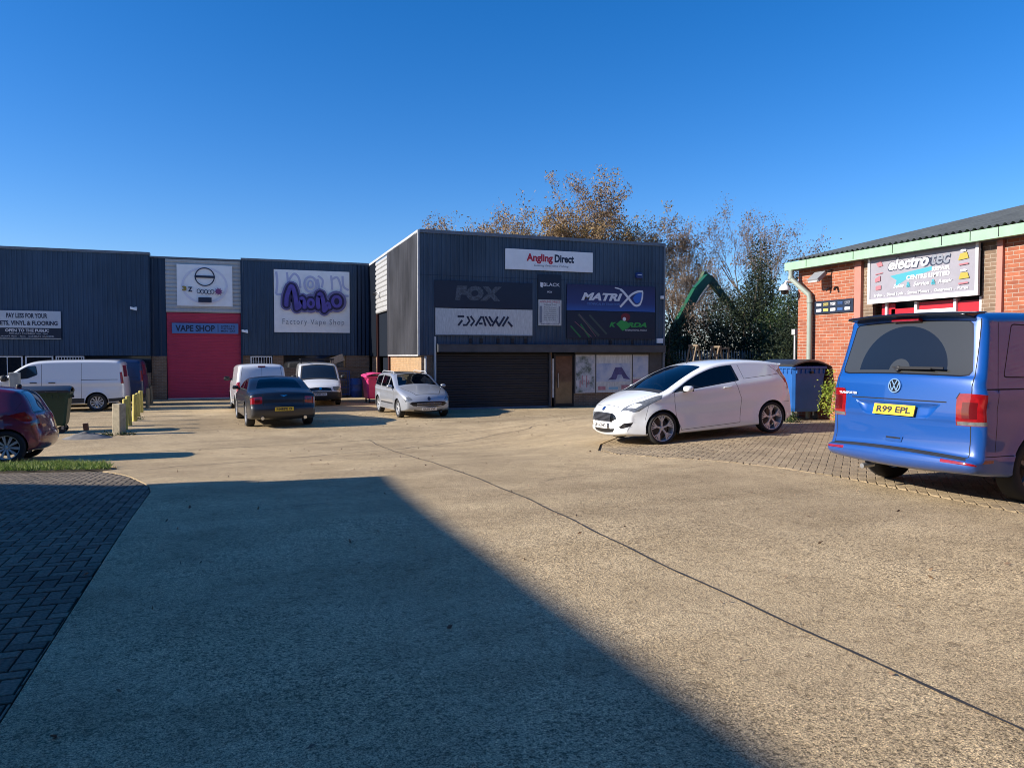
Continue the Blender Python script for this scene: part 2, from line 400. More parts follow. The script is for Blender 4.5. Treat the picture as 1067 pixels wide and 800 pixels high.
strip('expansion_joint',[(-2.6,17.6),(2.9,18.6),(11,19.6)],.028,.011,M['joint'],wob=.12)
strip('crack',[(.2,7.7),(.5,7.78),(.85,7.86)],.012,.010,M['joint'],wob=.2)
strip('crack',[(3.4,8.4),(4.6,8.9),(6.2,8.9)],.008,.010,M['joint'],wob=.5)
# ------------------------------------------------------------------ cladding helpers
def corr_x(mb,x0,x1,z0,z1,y,per=.2,dep=.032,mi=None):
    """vertical ribs on a wall facing -Y, profile along x"""
    P=[];x=x0
    while x<x1-1e-6:
        for f,d in ((0,0),(.10,dep),(.30,dep),(.40,0)):
            xx=x+per*f
            if xx<x1: P.append((xx,y-d))
        x+=per
    P.append((x1,y))
    vs=[];fs=[]
    for a,b in P: vs+=[(a,b,z0),(a,b,z1)]
    for i in range(len(P)-1): fs.append((2*i,2*i+2,2*i+3,2*i+1))
    mb.add(vs,fs,mi)
def corr_y(mb,y0,y1,z0,z1,x,per=.2,dep=.032,mi=None):
    """vertical ribs on a wall facing -X"""
    P=[];t=y0
    while t<y1-1e-6:
        for f,d in ((0,0),(.12,dep),(.38,dep),(.5,0)):
            if t+per*f<y1: P.append((x-d,t+per*f))
        t+=per
    P.append((x,y1)); vs=[];fs=[]
    for a,b in P: vs+=[(a,b,z0),(a,b,z1)]
    for i in range(len(P)-1): fs.append((2*i,2*i+1,2*i+3,2*i+2))
    mb.add(vs,fs,mi)
def corr_h(mb,axis,a0,a1,z0,z1,c,per=.2,dep=.035,mi=None):
    """horizontal ribs: axis 'x' wall facing -Y at y=c; 'y' wall facing -X at x=c"""
    P=[];z=z0
    while z<z1-1e-6:
        for f,d in ((0,0),(.2,dep),(.7,dep),(.9,0)):
            if z+per*f<z1: P.append((z+per*f,d))
        z+=per
    P.append((z1,0)); vs=[]
    for zz,d in P:
        vs+= [(a0,c-d,zz),(a1,c-d,zz)] if axis=='x' else [(c-d,a0,zz),(c-d,a1,zz)]
    mb.add(vs,[(2*i,2*i+1,2*i+3,2*i+2) for i in range(len(P)-1)],mi)
# ------------------------------------------------------------------ central unit
YF=28.18; XC=6.47; YB=39.62; G0=-.6
b=empty('retail_unit',(XC,YF,G0),'two storey slate blue ribbed metal unit with black roller shutter and sign boards','building')
mb=MB()
mb.box(XC+.12,17.15,YF+.12,YB+6,1.5,6.15); mb.box(XC+.37,17.05,YF+.55,YB+6,G0-.3,1.5); mb.split('wall_core',M['dark_matte'],b)
mb=MB(); corr_x(mb,XC,17.2,1.88,6.22,YF,.178,.04); corr_x(mb,XC,7.12,1.54,1.88,YF,.178,.04); mb.build('front_cladding',M['clad_blue'],b)
mb=MB(); mb.box(XC+.03,17.17,YF-.046,YF-.036,4.60,4.615); mb.build('lap_joint',M['clad_dark'],b)
mb=MB(); corr_y(mb,YF,34.45,1.56,6.22,XC,.2,.06); mb.build('side_cladding',M['clad_weather'],b)
mb=MB(); corr_h(mb,'y',34.47,37.67,3.61,6.14,XC+.02,.235,.045); mb.build('side_panel',mat('dull white cladding',(.34,.34,.33),.6,var=.15),b)
mb=MB(); corr_y(mb,37.69,YB,1.5,6.22,XC,.2); mb.build('rear_side_cladding',M['dark_matte'],b)
mb=MB(); mb.box(XC-.05,XC+.02,YF-.05,YF+.04,1.54,6.3); mb.box(XC-.045,XC+.03,YF+.04,YB,6.2,6.31); mb.box(XC-.03,XC+.03,YF+.04,34.45,1.50,1.57)
mb.build('corner_flashing',M['trim_lt'],b)
mb=MB(); mb.box(XC+.02,17.25,YF-.06,YF+.05,6.2,6.33); mb.box(17.18,17.26,YF-.05,YF+.08,.0,6.2); mb.build('parapet_flashing',M['trim'],b)
mb=MB(); mb.box(XC+.10,XC+.22,YF+.10,34.45,G0-.2,1.52); mb.build('brick_plinth',M['brick_tanside'],b)
mb=MB(); mb.box(XC+.10,7.13,YF+.06,YF+.10,G0-.2,1.54); mb.box(11.93,12.02,YF+.06,YF+.3,G0-.2,1.66);mb.box(13.02,16.55,YF+.08,YF+.25,G0-.2,-.03)
mb.split('brick_base',M['brick_front'],b)
mb=MB(); mb.box(16.55,17.15,YF+.02,YF+.2,G0-.2,1.66); mb.box(7.02,7.16,YF-.02,YF+.12,G0-.2,1.9);mb.box(11.88,11.95,YF-.02,YF+.12,G0-.2,1.66); mb.split('side_post',M['fascia'],b)
mb=MB(); mb.box(7.16,17.18,YF-.27,YF-.005,1.66,1.94); mb.box(7.14,17.2,YF-.29,YF-.005,1.94,1.965); mb.build('shutter_box',M['fascia'],b)
mb=MB(); corr_h(mb,'x',7.17,11.87,G0-.1,1.66,YF+.10,.1,.018); sh=mb.build('roller_shutter',M['shutter'],b)
mb=MB(); mb.box(7.17,11.87,YF+.05,YF+.09,G0-.02,G0+.08); mb.build('bottom_rail',M['trim'],sh)
mb=MB()
for x0,x1,z0,z1 in ((12.12,12.2,G0,1.6),(12.97,13.04,G0,1.6),(12.2,12.97,1.5,1.58),(12.2,12.97,G0,G0+.15)): mb.box(x0,x1,YF+.10,YF+.18,z0,z1)
dr=mb.build('door',M['black'],b)
mb=MB(); mb.box(12.2,12.97,YF+.14,YF+.16,G0+.15,1.5); mb.build('glass',mat('brown reflecting door glass',(.12,.075,.05),.12,coat=.6,var=.3,scale=2.5),dr)
mb=MB(); mb.box(12.3,12.33,YF+.08,YF+.11,.2,.8); mb.build('handle',M['steel'],dr)
mb=MB(); mb.box(12.04,12.11,YF+.06,YF+.1,-.2,1.4); mb.build('poster_strip',M['white_d'],b)
# pictorial window posters
def poster_mat(name,stops,scale):
    m,nt,bs=newmat(name); tc=N(nt,'ShaderNodeTexCoord')
    n=N(nt,'ShaderNodeTexNoise',Scale=scale,Detail=5.0,Roughness=.6); nt.links.new(tc.outputs['Object'],n.inputs['Vector'])
    nt.links.new(ramp(nt,n.outputs[0],stops),bs.inputs['Base Color']); bs.inputs['Roughness'].default_value=.3; return m
M['sky_print']=poster_mat('pale seascape print',[(.3,(.25,.33,.50)),(.5,(.42,.48,.60)),(.7,(.55,.56,.6))],2.2)
M['tree_print']=poster_mat('river bank print',[(.35,(.10,.14,.12)),(.5,(.38,.42,.46)),(.65,(.58,.56,.58))],3.5)
M['tent']=mat('blue violet print',(.07,.07,.20),.4,var=.4,scale=5); M['pinkprint']=mat('faded red print',(.42,.2,.24),.4,var=.3,scale=9)
M['skyblue']=mat('pale blue print',(.22,.45,.6),.4)
w=empty('window_poster',(14.8,YF+.08,-.02),'printed shop window posters with blue tent and seascape below the shutter box','poster')
mb=MB(); mb.box(13.05,16.52,YF+.03,YF+.07,-.03,1.55); mb.build('backing',M['white_d'],w)
mb=MB(); rect(mb,13.08,13.93,.0,1.5,YF+.03); mb.build('left_print',M['tree_print'],w)
mb=MB(); rect(mb,14.02,15.62,.42,1.2,YF+.03); rect(mb,15.76,16.48,.6,1.5,YF+.03); mb.split('sea_print',M['sky_print'],w)
mb=MB(); mb.prism([(14.55,.5),(14.72,.62),(14.9,1.02),(15.2,1.04),(15.45,.68),(15.62,.5),(15.3,.55),(15.2,.72),(15.02,.72),(14.95,.52)],(0,YF+.022,0),(1,0,0),(0,0,1),(0,-.006,0)); mb.build('tent_print',M['tent'],w)
mb=MB(); rect(mb,14.1,14.45,.08,.24,YF+.03); rect(mb,15.2,15.55,.1,.28,YF+.03); rect(mb,15.76,16.48,.02,.52,YF+.03)
for i in range(5): rect(mb,13.25+.1*i,13.29+.1*i,.2+.13*(i%3),.5+.2*(i%2),YF+.022)
mb.split('red_print',M['pinkprint'],w)
mb=MB(); rect(mb,14.6,15.05,.1,.2,YF+.03); mb.build('blue_print',M['skyblue'],w)
mb=MB()
for x in (13.02,13.97,15.7,16.5): mb.box(x,x+.04,YF+.015,YF+.06,-.05,1.6)
mb.box(13.02,16.54,YF+.015,YF+.06,1.55,1.64); mb.build('window_frame',M['fascia'],w)
tag(MB().tube([(6.72,YF-.02,1.5),(6.72,YF-.02,-.6)],.045).build('waste_pipe',M['trim_lt'],smooth=True),'pale waste pipe running down the corner of the slate blue unit','pipe')
tag(MB().box(7.06,7.12,YF-.07,YF-.03,-.3,2.25).build('white_guide_post',M['white_d']),'slim white upright strip at the left edge of the black roller shutter','post')
# ------------------------------------------------------------------ rear row of units
b=empty('industrial_row',(-4,YB,G0),'long navy ribbed metal row of units at the back with magenta roller door','building')
mb=MB(); mb.box(-30,6.3,YB+.15,YB+14,G0-.3,6.2); mb.build('wall_core',M['clad_dark'],b)
mb=MB(); corr_x(mb,-30,-3.98,1.52,6.3,YB-.3,.2,.03); corr_x(mb,.17,XC-.02,1.55,6.25,YB-.1,.2,.03); mb.build('front_cladding',M['clad_left'],b)
mb=MB(); corr_x(mb,-3.96,-3.3,1.5,6.2,YB+.05,.33,.02); mb.box(.1,.17,YB-.12,YB+.1,G0,6.22); mb.box(-3.99,-3.94,YB-.3,YB+.1,1.5,6.25); mb.box(5.75,XC-.03,YB-.13,YB-.1,1.55,6.2); mb.split('link_cladding',M['clad_dark'],b)
mb=MB(); corr_h(mb,'x',-3.29,.1,3.62,6.18,YB+.05,.2,.04); mb.build('light_cladding',M['clad_grey'],b)
mb=MB(); mb.box(-30,-3.93,YB-.36,YB+.1,6.28,6.4); mb.box(-3.93,.12,YB-.02,YB+.12,6.19,6.27); mb.box(.12,XC-.06,YB-.16,YB+.1,6.24,6.34); mb.build('parapet_flashing',M['trim'],b)
mb=MB(); corr_h(mb,'x',-3.27,.08,G0-.05,3.6,YB+.10,.075,.008); rd=mb.build('roller_door',M['red_door'],b)
mb=MB(); mb.box(-3.27,.08,YB+.02,YB+.09,G0-.04,G0+.06); mb.build('bottom_rail',M['trim_lt'],rd)
mb=MB(); mb.box(-30,-3.97,YB-.2,YB+.1,G0-.2,.7); mb.box(-3.95,-3.3,YB-.02,YB+.1,G0-.2,1.5); mb.box(.16,XC-.05,YB+.0,YB+.12,G0-.2,.92); mb.box(.16,.5,YB+.0,YB+.12,.92,1.52);mb.box(1.6,2.1,YB+.0,YB+.12,.92,1.52);mb.box(5.2,XC-.05,YB-.05,YB+.12,.92,1.52)
mb.split('brick_base',M['brick_front'],b)
mb=MB(); mb.box(2.1,5.2,YB+.06,YB+.12,.92,1.52); mb.box(-30,-3.97,YB-.12,YB+.1,.7,1.5); mb.split('window_band',M['dkglass'],b)
def win(x0,x1,z0,z1,y,bars=0,glass=None):
    mb=MB();t=.055
    for a in ((x0,x1,z0,z0+t),(x0,x1,z1-t,z1),(x0,x0+t,z0+t,z1-t),(x1-t,x1,z0+t,z1-t)): mb.box(a[0],a[1],y-.04,y+.03,a[2],a[3])
    for i in range(bars):
        x=x0+(i+1)*(x1-x0)/(bars+1); mb.box(x-.014,x+.014,y-.03,y,z0+t,z1-t)
    f=mb.build('window',M['upvc'],b); mb=MB(); mb.box(x0+t,x1-t,y+.005,y+.02,z0+t,z1-t); mb.build('pane',glass or M['dkglass'],f)
win(.52,1.55,.88,1.5,YB-.02,7); win(-7.9,-6.75,.55,1.5,YB-.24,9); win(-9.1,-8.0,-.5,1.5,YB-.24,0); win(-10.4,-9.2,-.5,1.5,YB-.24,1)
mb=MB()
mb.box(-8.9,-8.3,YB-.26,YB-.235,.3,.75); mb.build('display',M['pinkprint'],b)
# bay on the side of the central unit: dark recess with brown column
mb=MB(); mb.box(XC+.3,XC+.36,34.5,37.66,G0,3.6); mb.build('side_shutter',M['dark_matte'],bpy.data.objects['retail_unit'])
mb=MB(); mb.box(XC+.02,XC+.14,34.46,34.72,G0,3.6); mb.box(XC+.02,XC+.14,37.5,37.68,G0,3.6); mb.split('side_column',mat('dark brown red steel',(.05,.02,.018),.8,spec=.1),bpy.data.objects['retail_unit'])
mb=MB(); mb.box(XC+.1,XC+.2,37.7,YB,G0,1.5); mb.build('rear_plinth',M['brick_front'],bpy.data.objects['retail_unit'])
# ------------------------------------------------------------------ sign boards
def board(name,label,x0,x1,z0,z1,y,m,cat='sign',group=None,th=.05,side=False,pname='panel'):
    if side: r=empty(name,(y,(x0+x1)/2,z0),label,cat,group,rz=-PI/2,world=False)
    else: r=empty(name,((x0+x1)/2,y,z0),label,cat,group,world=False)
    w=abs(x1-x0);h=z1-z0
    MB().box(-w/2,w/2,-th,0,0,h).build(pname,m,r,world=False)
    return r,w,h,-th
class Ink:
    """flat raised shapes on a board, each a hair above the last"""
    def __init__(s,r,y): s.r=r;s.y=y;s.k=0
    def text(s,t,x0,x1,z0,z1,m,name='lettering',**k):
        s.k+=1; mb=MB(); put_text(mb,t,x0,x1,z0,z1,s.y-.001*s.k,**k); return mb.build(name,m,s.r,world=False,merge=False)
    def shape(s,polys,m,name='artwork'):
        mb=MB()
        for p in polys:
            s.k+=1; y=s.y-.0012*s.k; n=len(p)
            vs=[(a,y,z) for a,z in p]+[(a,y+.001,z) for a,z in p]
            mb.add(vs,[tuple(range(n)),tuple(range(2*n-1,n-1,-1))]+[(i,i+n,(i+1)%n+n,(i+1)%n) for i in range(n)])
        return mb.build(name,m,s.r,world=False,merge=False)
def ribbon(pts,w,closed=False):
    """list of convex-ish quads + joints forming a stroke"""
    out=[];ws=w if isinstance(w,(list,tuple)) else [w]*len(pts)
    P=[Vector(p) for p in pts]
    if closed: P.append(P[0]);ws=list(ws)+[ws[0]]
    L=[];Rr=[]
    n=len(P)
    for i in range(n):
        if closed: d=(P[(i+1)%(n-1)]-P[(i-1)%(n-1)])
        else: d=P[min(i+1,n-1)]-P[max(i-1,0)]
        d.normalize();q=Vector((-d.y,d.x))*ws[i]/2; L.append(P[i]+q);Rr.append(P[i]-q)
    if closed: return [[tuple(L[i]),tuple(L[i+1]),tuple(Rr[i+1]),tuple(Rr[i])] for i in range(n-1)]
    return [[tuple(a) for a in L]+[tuple(a) for a in Rr[::-1]]]
def smooth_path(pts,n=6):
    P=[Vector(p) for p in pts];out=[]
    for i in range(len(P)-1):
        p0,p1,p2,p3=P[max(i-1,0)],P[i],P[i+1],P[min(i+2,len(P)-1)]
        for k in range(n):
            t=k/n; out.append(.5*((2*p1)+(-p0+p2)*t+(2*p0-5*p1+4*p2-p3)*t*t+(-p0+3*p1-3*p2+p3)*t**3))
    out.append(P[-1]); return [tuple(a) for a in out]
def ring(cx,cz,rx,rz,w,n=28): return ribbon([(cx+rx*math.cos(2*PI*i/n),cz+rz*math.sin(2*PI*i/n)) for i in range(n)],w,True)
def disc(cx,cz,rx,rz,n=24): return [(cx+rx*math.cos(2*PI*i/n),cz+rz*math.sin(2*PI*i/n)) for i in range(n)]
M['ink']=mat('dark ink',(.012,.02,.05),.5); M['inkred']=mat('red lettering',(.5,.012,.04),.5); M['inkwhite']=mat('white lettering',(.72,.72,.74),.5)
M['inkgrey']=mat('grey lettering',(.2,.22,.26),.5); M['faded']=mat('peeling grey lettering',(.07,.085,.105),.6,var=.6,scale=14)
S='boards fixed across the front of the slate blue unit'
YS=YF-.035
r,w_,h,y=board('shop_sign','wide white board with red and navy lettering, topmost on the slate blue unit',9.95,13.78,4.95,5.76,YS,M['white'],group=S)
k=Ink(r,y); k.text('Angling',-1.02,.12,.26,.66,M['inkred'],bold=.04); k.text('Direct',.2,1.06,.34,.66,M['ink'],bold=.04); k.text('Getting Everyone Fishing',-.7,.82,.13,.24,M['inkgrey'],shear=.2)
# black board with faded lettering
r,w_,h,y=board('faded_sign','long black board with peeling grey lettering, above the grimy white one',7.05,11.1,3.38,4.42,YS,M['navy'],group=S)
k=Ink(r,y); k.text('FOX',-1.2,.72,.28,.86,M['faded'],shear=.12,bold=.08,space=1.15)
# white board with angular black lettering
r,w_,h,y=board('angular_sign','grimy white board with angular black lettering under the black board',7.1,11.1,2.3,3.35,YS,M['white_d'],group=S)
k=Ink(r,y)
st_=[[(3,10),(82,10)],[(52,48),(12,100)],[(62,92),(98,92),(124,52),(104,8)],[(138,4),(166,50),(132,100)],[(196,98),(256,8)],[(236,76),(268,76)],[(262,14),(304,98)],[(290,2),(352,98)],[(330,2),(376,62)],[(372,84),(436,4)],[(352,100),(392,98),(440,40)],[(470,40),(432,100)],[(490,100),(556,6)],[(540,34),(592,100)]]
st=[[(a-232,c-405) for a,c in s] for s in [[(236,415),(306,415)],[(285,450),(243,500)],[(292,495),(330,495),(362,455),(338,412)],[(372,410),(412,457),(374,502)],[(425,502),(490,410)],[(462,480),(500,480)],[(502,410),(534,502)],[(530,410),(590,502)],[(570,410),(610,466)],[(602,502),(665,410)],[(640,440),(678,502)],[(674,502),(738,410)],[(716,502),(780,410)],[(776,458),(822,504)]]]
polys=[]
for s in st:
    polys+=ribbon([((a-296)/593*2.28,.78-z/102*.42) for a,z in s],.082)
k.shape(polys,M['ink'],'lettering')
MB().box(-2.0,2.0,y-.02,y-.0,-.0,.035).build('frame',M['trim'],r,world=False)
# small black board
r,w_,h,y=board('small_black_sign','small black upright board with white wording, between the long black and blue boards',11.35,12.37,3.80,4.80,YS,M['navy'],group=S)
k=Ink(r,y); k.text('BLACK',-.28,.44,.52,.66,M['inkwhite'],bold=.01); k.shape([[(-.42,.5),(-.32,.46),(-.3,.66),(-.42,.68)]],M['inkwhite'],'emblem'); k.text('FOX',-.12,.1,.26,.33,M['inkwhite'],shear=.2,bold=.03)
r,w_,h,y=board('opening_hours','off white opening hours board with red heading below the small black board',11.37,12.37,2.74,3.78,YS,M['white_d'],group=S)
k=Ink(r,y); k.text('ANGLING DIRECT',-.44,.44,.92,1.0,M['inkred']); k.text('Opening Times',-.27,.27,.80,.87,M['ink'])
for i,t in enumerate(('Mon 9am-6pm','Tue 9am-6pm','Wed 9am-6pm','Thu 9am-6pm','Fri 9am-6pm','Sat 9am-5pm','Sun 10am-4pm')):
    k.text(t,-.26,.26,.70-.085*i,.755-.085*i,M['ink'])
k.shape([[(-.46,.78),(-.36,.78),(-.36,.1),(-.46,.1)],[(.38,.78),(.44,.78),(.44,.1),(.38,.1)]],M['inkgrey'],'stripe'); k.text('anglingdirect.co.uk',-.42,.42,.03,.09,M['ink'])
# blue gradient board
def grad_mat(name,stops,zmax):
    m,nt,bs=newmat(name); tc=N(nt,'ShaderNodeTexCoord'); sp=N(nt,'ShaderNodeSeparateXYZ'); nt.links.new(tc.outputs['Object'],sp.inputs[0])
    mr=N(nt,'ShaderNodeMapRange'); mr.inputs[2].default_value=zmax; nt.links.new(sp.outputs[2],mr.inputs[0])
    nt.links.new(ramp(nt,mr.outputs[0],stops),bs.inputs['Base Color']); bs.inputs['Roughness'].default_value=.4; return m
r,w_,h,y=board('blue_sign','blue and violet printed board with white lettering ending in a fish shape',12.62,16.74,3.38,4.45,YS,grad_mat('blue violet print fade',[(0,(.03,.10,.34)),(.3,(.03,.045,.16)),(1,(.022,.022,.075))],1.07),group=S)
k=Ink(r,y); k.text('MATRI',-1.42,.48,.42,.74,M['inkwhite'],shear=.3,bold=.05); k.text('TECHNICAL BY TRADITION',-1.15,.36,.24,.33,mat('pale blue lettering',(.12,.25,.55),.5),shear=.2)
k.shape(ribbon(smooth_path([(.12,.98),(.42,.9),(.72,.62),(1.05,.28),(1.3,.3),(1.42,.55),(1.45,.84)]),[.02]+[.05]*5+[.1]*10+[.09]*10+[.07]*11),M['inkwhite'],'fish_outline')
k.shape(ribbon(smooth_path([(.38,.18),(.62,.42),(.9,.7),(1.2,.84),(1.46,.86)]),.09),M['inkwhite'],'fish_outline')
k.shape([[tuple(p) for p in smooth_path([(.98,.56),(1.14,.74),(1.38,.8),(1.38,.55),(1.26,.38),(1.1,.38),(.98,.56)])]],mat('bright blue print',(.03,.13,.5),.5),'fish_body')
# black board with green lettering and rods
r,w_,h,y=board('green_lettered_sign','black printed board with green lettering and fishing rods, lowest right on the unit',12.62,16.74,2.22,3.36,YS,M['navy'],group=S)
k=Ink(r,y); GR=mat('green lettering',(.03,.30,.06),.5)
k.text('K',-.12,.2,.5,.70,GR,shear=.3,bold=.06); k.text('RDA',.72,1.65,.50,.70,GR,shear=.3,bold=.05)
k.shape([[(.2,.62),(.4,.78),(.62,.78),(.8,.66),(.84,.5),(.68,.42),(.5,.34),(.34,.5)]],GR,'emblem')
k.shape([disc(.64,.92,.22,.17)],mat('red glow print',(.16,.012,.02),.5),'glow'); k.shape([disc(.58,.84,.08,.08)],M['inkwhite'],'glow'); k.text('INTERNATIONAL TACKLE',.62,1.65,.34,.41,M['inkwhite'])
RD=mat('grey green print',(.045,.07,.065),.5); RG=mat('green rod print',(.02,.16,.05),.5)
k.shape(ribbon([(-1.55,1.0),(-.6,.12)],.1)+ribbon([(-1.05,.98),(-.25,.2)],.08),RD,'rod_print'); k.shape(ribbon([(-1.9,.52),(-1.45,.06)],.06)+ribbon([(-1.45,.6),(-1.05,.06)],.07),RG,'rod_print')
k.shape(ribbon([(-1.5,.98),(-.75,.1)],.02)+ribbon([(-1.72,.7),(-.95,.08)],.025),mat('pink print',(.22,.1,.13),.5),'rod_print')
# rear row signs
YW=YB-.34
r,w_,h,y=board('flooring_sign','pale board with dark lettering over a navy strip above the flooring shop windows',-12.5,-7.63,2.27,3.54,YW,M['navy'],th=.05)
k=Ink(r,y); MB().box(-2.43,2.43,y-.012,y,.5,1.27).build('upper_panel',mat('pale blue grey panel',(.52,.56,.60),.5,var=.05),r,world=False); k.y=y-.013
k.text('PAY LESS FOR YOUR',.30,1.9,.94,1.16,M['ink'],bold=.035); k.text('CARPETS, VINYL & FLOORING',-.45,2.3,.58,.82,M['ink'],bold=.035)
k.y=y; k.text('OPEN TO THE PUBLIC',.25,1.95,.32,.45,M['inkwhite'],bold=.03); k.text('MONDAY TO FRIDAY 9am - 5pm',.4,1.9,.20,.27,M['inkwhite']); k.text('SATURDAY 9am - 4pm   SUNDAY CLOSED',-.2,2.15,.08,.15,M['inkwhite'])
MB().box(-2.43,2.43,y-.015,y,0,.04).build('frame',M['trim_lt'],r,world=False)
r,w_,h,y=board('vape_logo_sign','square pale board with round and coloured logos on the light grey cladding',-2.79,-.28,3.93,5.93,YB+.0,M['white'])
k=Ink(r,y); pale=mat('pale lilac print',(.68,.68,.76),.5)
k.shape(ring(0,1.0,1.0,.85,.1),pale,'artwork')
k.shape(ring(.0,1.42,.43,.43,.05),M['ink'],'ring_logo'); k.shape([[(-.46,1.37),(.46,1.37),(.46,1.48),(-.46,1.48)]],M['ink'],'ring_logo'); k.text('ELEMENTS',-.38,.38,1.395,1.455,M['inkwhite'])
k.text('3',-1.02,-.82,.72,.95,mat('ochre print',(.3,.22,.03),.5),bold=.06); k.text('Z',-.76,-.56,.68,.92,M['ink'],bold=.05)
k.shape([q for c in ((-.28,.72),(-.12,.7),(.05,.7),(.2,.68),(.34,.7)) for q in ring(c[0],c[1],.075,.10,.03,14)],M['ink'],'bubble_logo')
k.shape([[(.62+.2*math.cos(a)*(1 if i%2 else .6),.72+.2*math.sin(a)*(1 if i%2 else .6)) for i,a in enumerate([2*PI*j/18 for j in range(18)])]],mat('plum print',(.2,.05,.17),.5),'splash_logo')
k.shape([[(-.3,.18),(.3,.18),(.3,.42),(-.3,.42)]],M['ink'],'box_logo'); k.text('TRCK',-.22,.24,.24,.36,M['inkwhite'],bold=.03)
r,w_,h,y=board('vape_shop_sign','blue strip sign reading vape shop on the magenta roller door',-3.04,-.03,2.6,3.1,YB+.03,mat('mid blue sign',(.10,.20,.42),.5),th=.04)
k=Ink(r,y); k.text('VAPE SHOP',-1.35,.42,.09,.41,M['ink'],bold=.03); k.shape([[(.55,.08),(.58,.08),(.58,.44),(.55,.44)]],M['ink'],'divider')
for i,t in enumerate(('OPEN TO','THE PUBLIC','MON - SAT')): k.text(t,.7,1.36,.33-.12*i,.41-.12*i,M['ink'],bold=.02)
r,w_,h,y=board('bubble_letter_sign','big square white board with purple bubble lettering on the navy row',1.67,5.4,2.7,5.84,YB-.14,M['white'])
k=Ink(r,y); cx=lambda a:(a-490)/800*3.73; cz=lambda a:(715-a)/650*3.14
lil=mat('pale lavender print',(.46,.48,.66),.5); lil2=mat('lavender print',(.17,.16,.34),.5); pur=mat('purple print',(.10,.075,.36),.5,var=.2,scale=4); dpur=mat('dark violet print',(.022,.016,.075),.5)
def strk(L,w): 
    o=[]
    for s in L: o+=ribbon(smooth_path([(cx(a),cz(c)) for a,c in s],5),w)
    return o
gh=[[(112,320),(125,200),(115,90)],[(225,90),(235,200),(230,300)],[(245,170),(300,105),(350,150),(365,250)],[(545,150),(560,230),(550,300)],[(550,120),(600,160),(590,240)],[(690,110),(700,200),(700,260)],[(700,150),(760,130),(800,240),(780,300)],[(815,110),(825,220),(880,260)],[(112,322),(300,325)],[(700,320),(880,322)]]
k.shape(strk(gh,.11),lil,'ghost_lettering'); k.shape(ring(cx(470),cz(210),.30,.38,.11)+ring(cx(470),cz(210),.12,.18,.08),lil,'ghost_lettering')
L=[[(215,430),(222,340),(268,235),(305,320),(322,462)],[(322,462),(352,440),(372,360),(398,390),(404,448)],[(550,445),(545,370),(570,305),(600,370),(612,480)],[(612,480),(640,450),(652,405),(668,440)]]
for wd,mm,ex in ((.56,lil2,.27),(.40,dpur,.15),(.20,pur,0)):
    k.shape(strk(L,wd),mm,'bubble_lettering')
    k.shape([disc(cx(a),cz(c),wd/2,wd/2,16) for a,c in ((215,430),(322,465),(404,450),(550,448),(612,482),(668,445),(268,240),(570,310))],mm,'bubble_lettering')
    if ex: k.shape([disc(cx(470),cz(410),.17+ex,.22+ex),disc(cx(745),cz(385),.24+ex,.28+ex)],mm,'bubble_lettering')
    else: k.shape(ring(cx(470),cz(410),.14,.19,.13)+ring(cx(745),cz(385),.2,.25,.15),mm,'bubble_lettering')
k.text('Factory Vape Shop',cx(172),cx(825),cz(650),cz(575),M['inkgrey'],space=1.25)
# small fittings on the walls
def cctv(loc,rz,label,col=None):
    r=empty('security_camera',loc,label,'camera',rz=rz,world=False)
    MB().box(-.05,.05,-.03,0,-.06,.06).build('wall_plate',M['white'],r,world=False)
    MB().tube([(0,-.02,0),(0,-.15,-.02)],.02).build('arm',M['white'],r,world=False)
    MB().obox((-.08,-.2,-.03),(1,-.5,-.25),(0,1,0),(0,0,1),.17,.06,.06).build('housing',col or M['white'],r,world=False,bevel=.01); return r
cctv((-4.55,YB-.34,3.75),0,'white security camera on the navy cladding left of the magenta door')
cctv((XC-.04,36.6,4.55),-PI/2,'dark security camera on the white horizontal side panels',M['black'])
cctv((.35,YB-.16,2.75),0,'small security camera just right of the magenta roller door')
r=empty('alarm_box',(15.95,YF-.04,4.9),'blue alarm box high on the right of the slate blue front','alarm box',world=False)
MB().sell((0,-.05,0),.17,.06,.13,.5).build('cover',mat('blue plastic',(.01,.035,.16),.4),r,smooth=True,world=False); MB().box(-.1,.1,-.115,-.10,.02,.05).build('strobe',M['inkwhite'],r,world=False)
tag(MB().box(16.85,17.13,YF-.12,YF-.03,2.05,2.26).build('junction_box',M['white'],bevel=.01),'small white box at the lower right corner of the slate blue cladding','box')
tag(MB().box(17.02,17.14,YF-.14,YF-.03,3.95,4.08).build('flood_sensor',M['white'],bevel=.01),'tiny white sensor at the right edge of the slate blue cladding','sensor')
# lettering ghost shapes under the boards (mounting brackets)
mb=MB()
for x in (8.45,8.9,9.6,10.2,10.75): mb.box(x,x+.12,YF-.045,YF-.02,2.0,2.2)
for x in (13.6,14.6,15.6): mb.box(x,x+.12,YF-.045,YF-.02,1.98,2.16)
mb.split('bracket',M['black'],bpy.data.objects['retail_unit'])
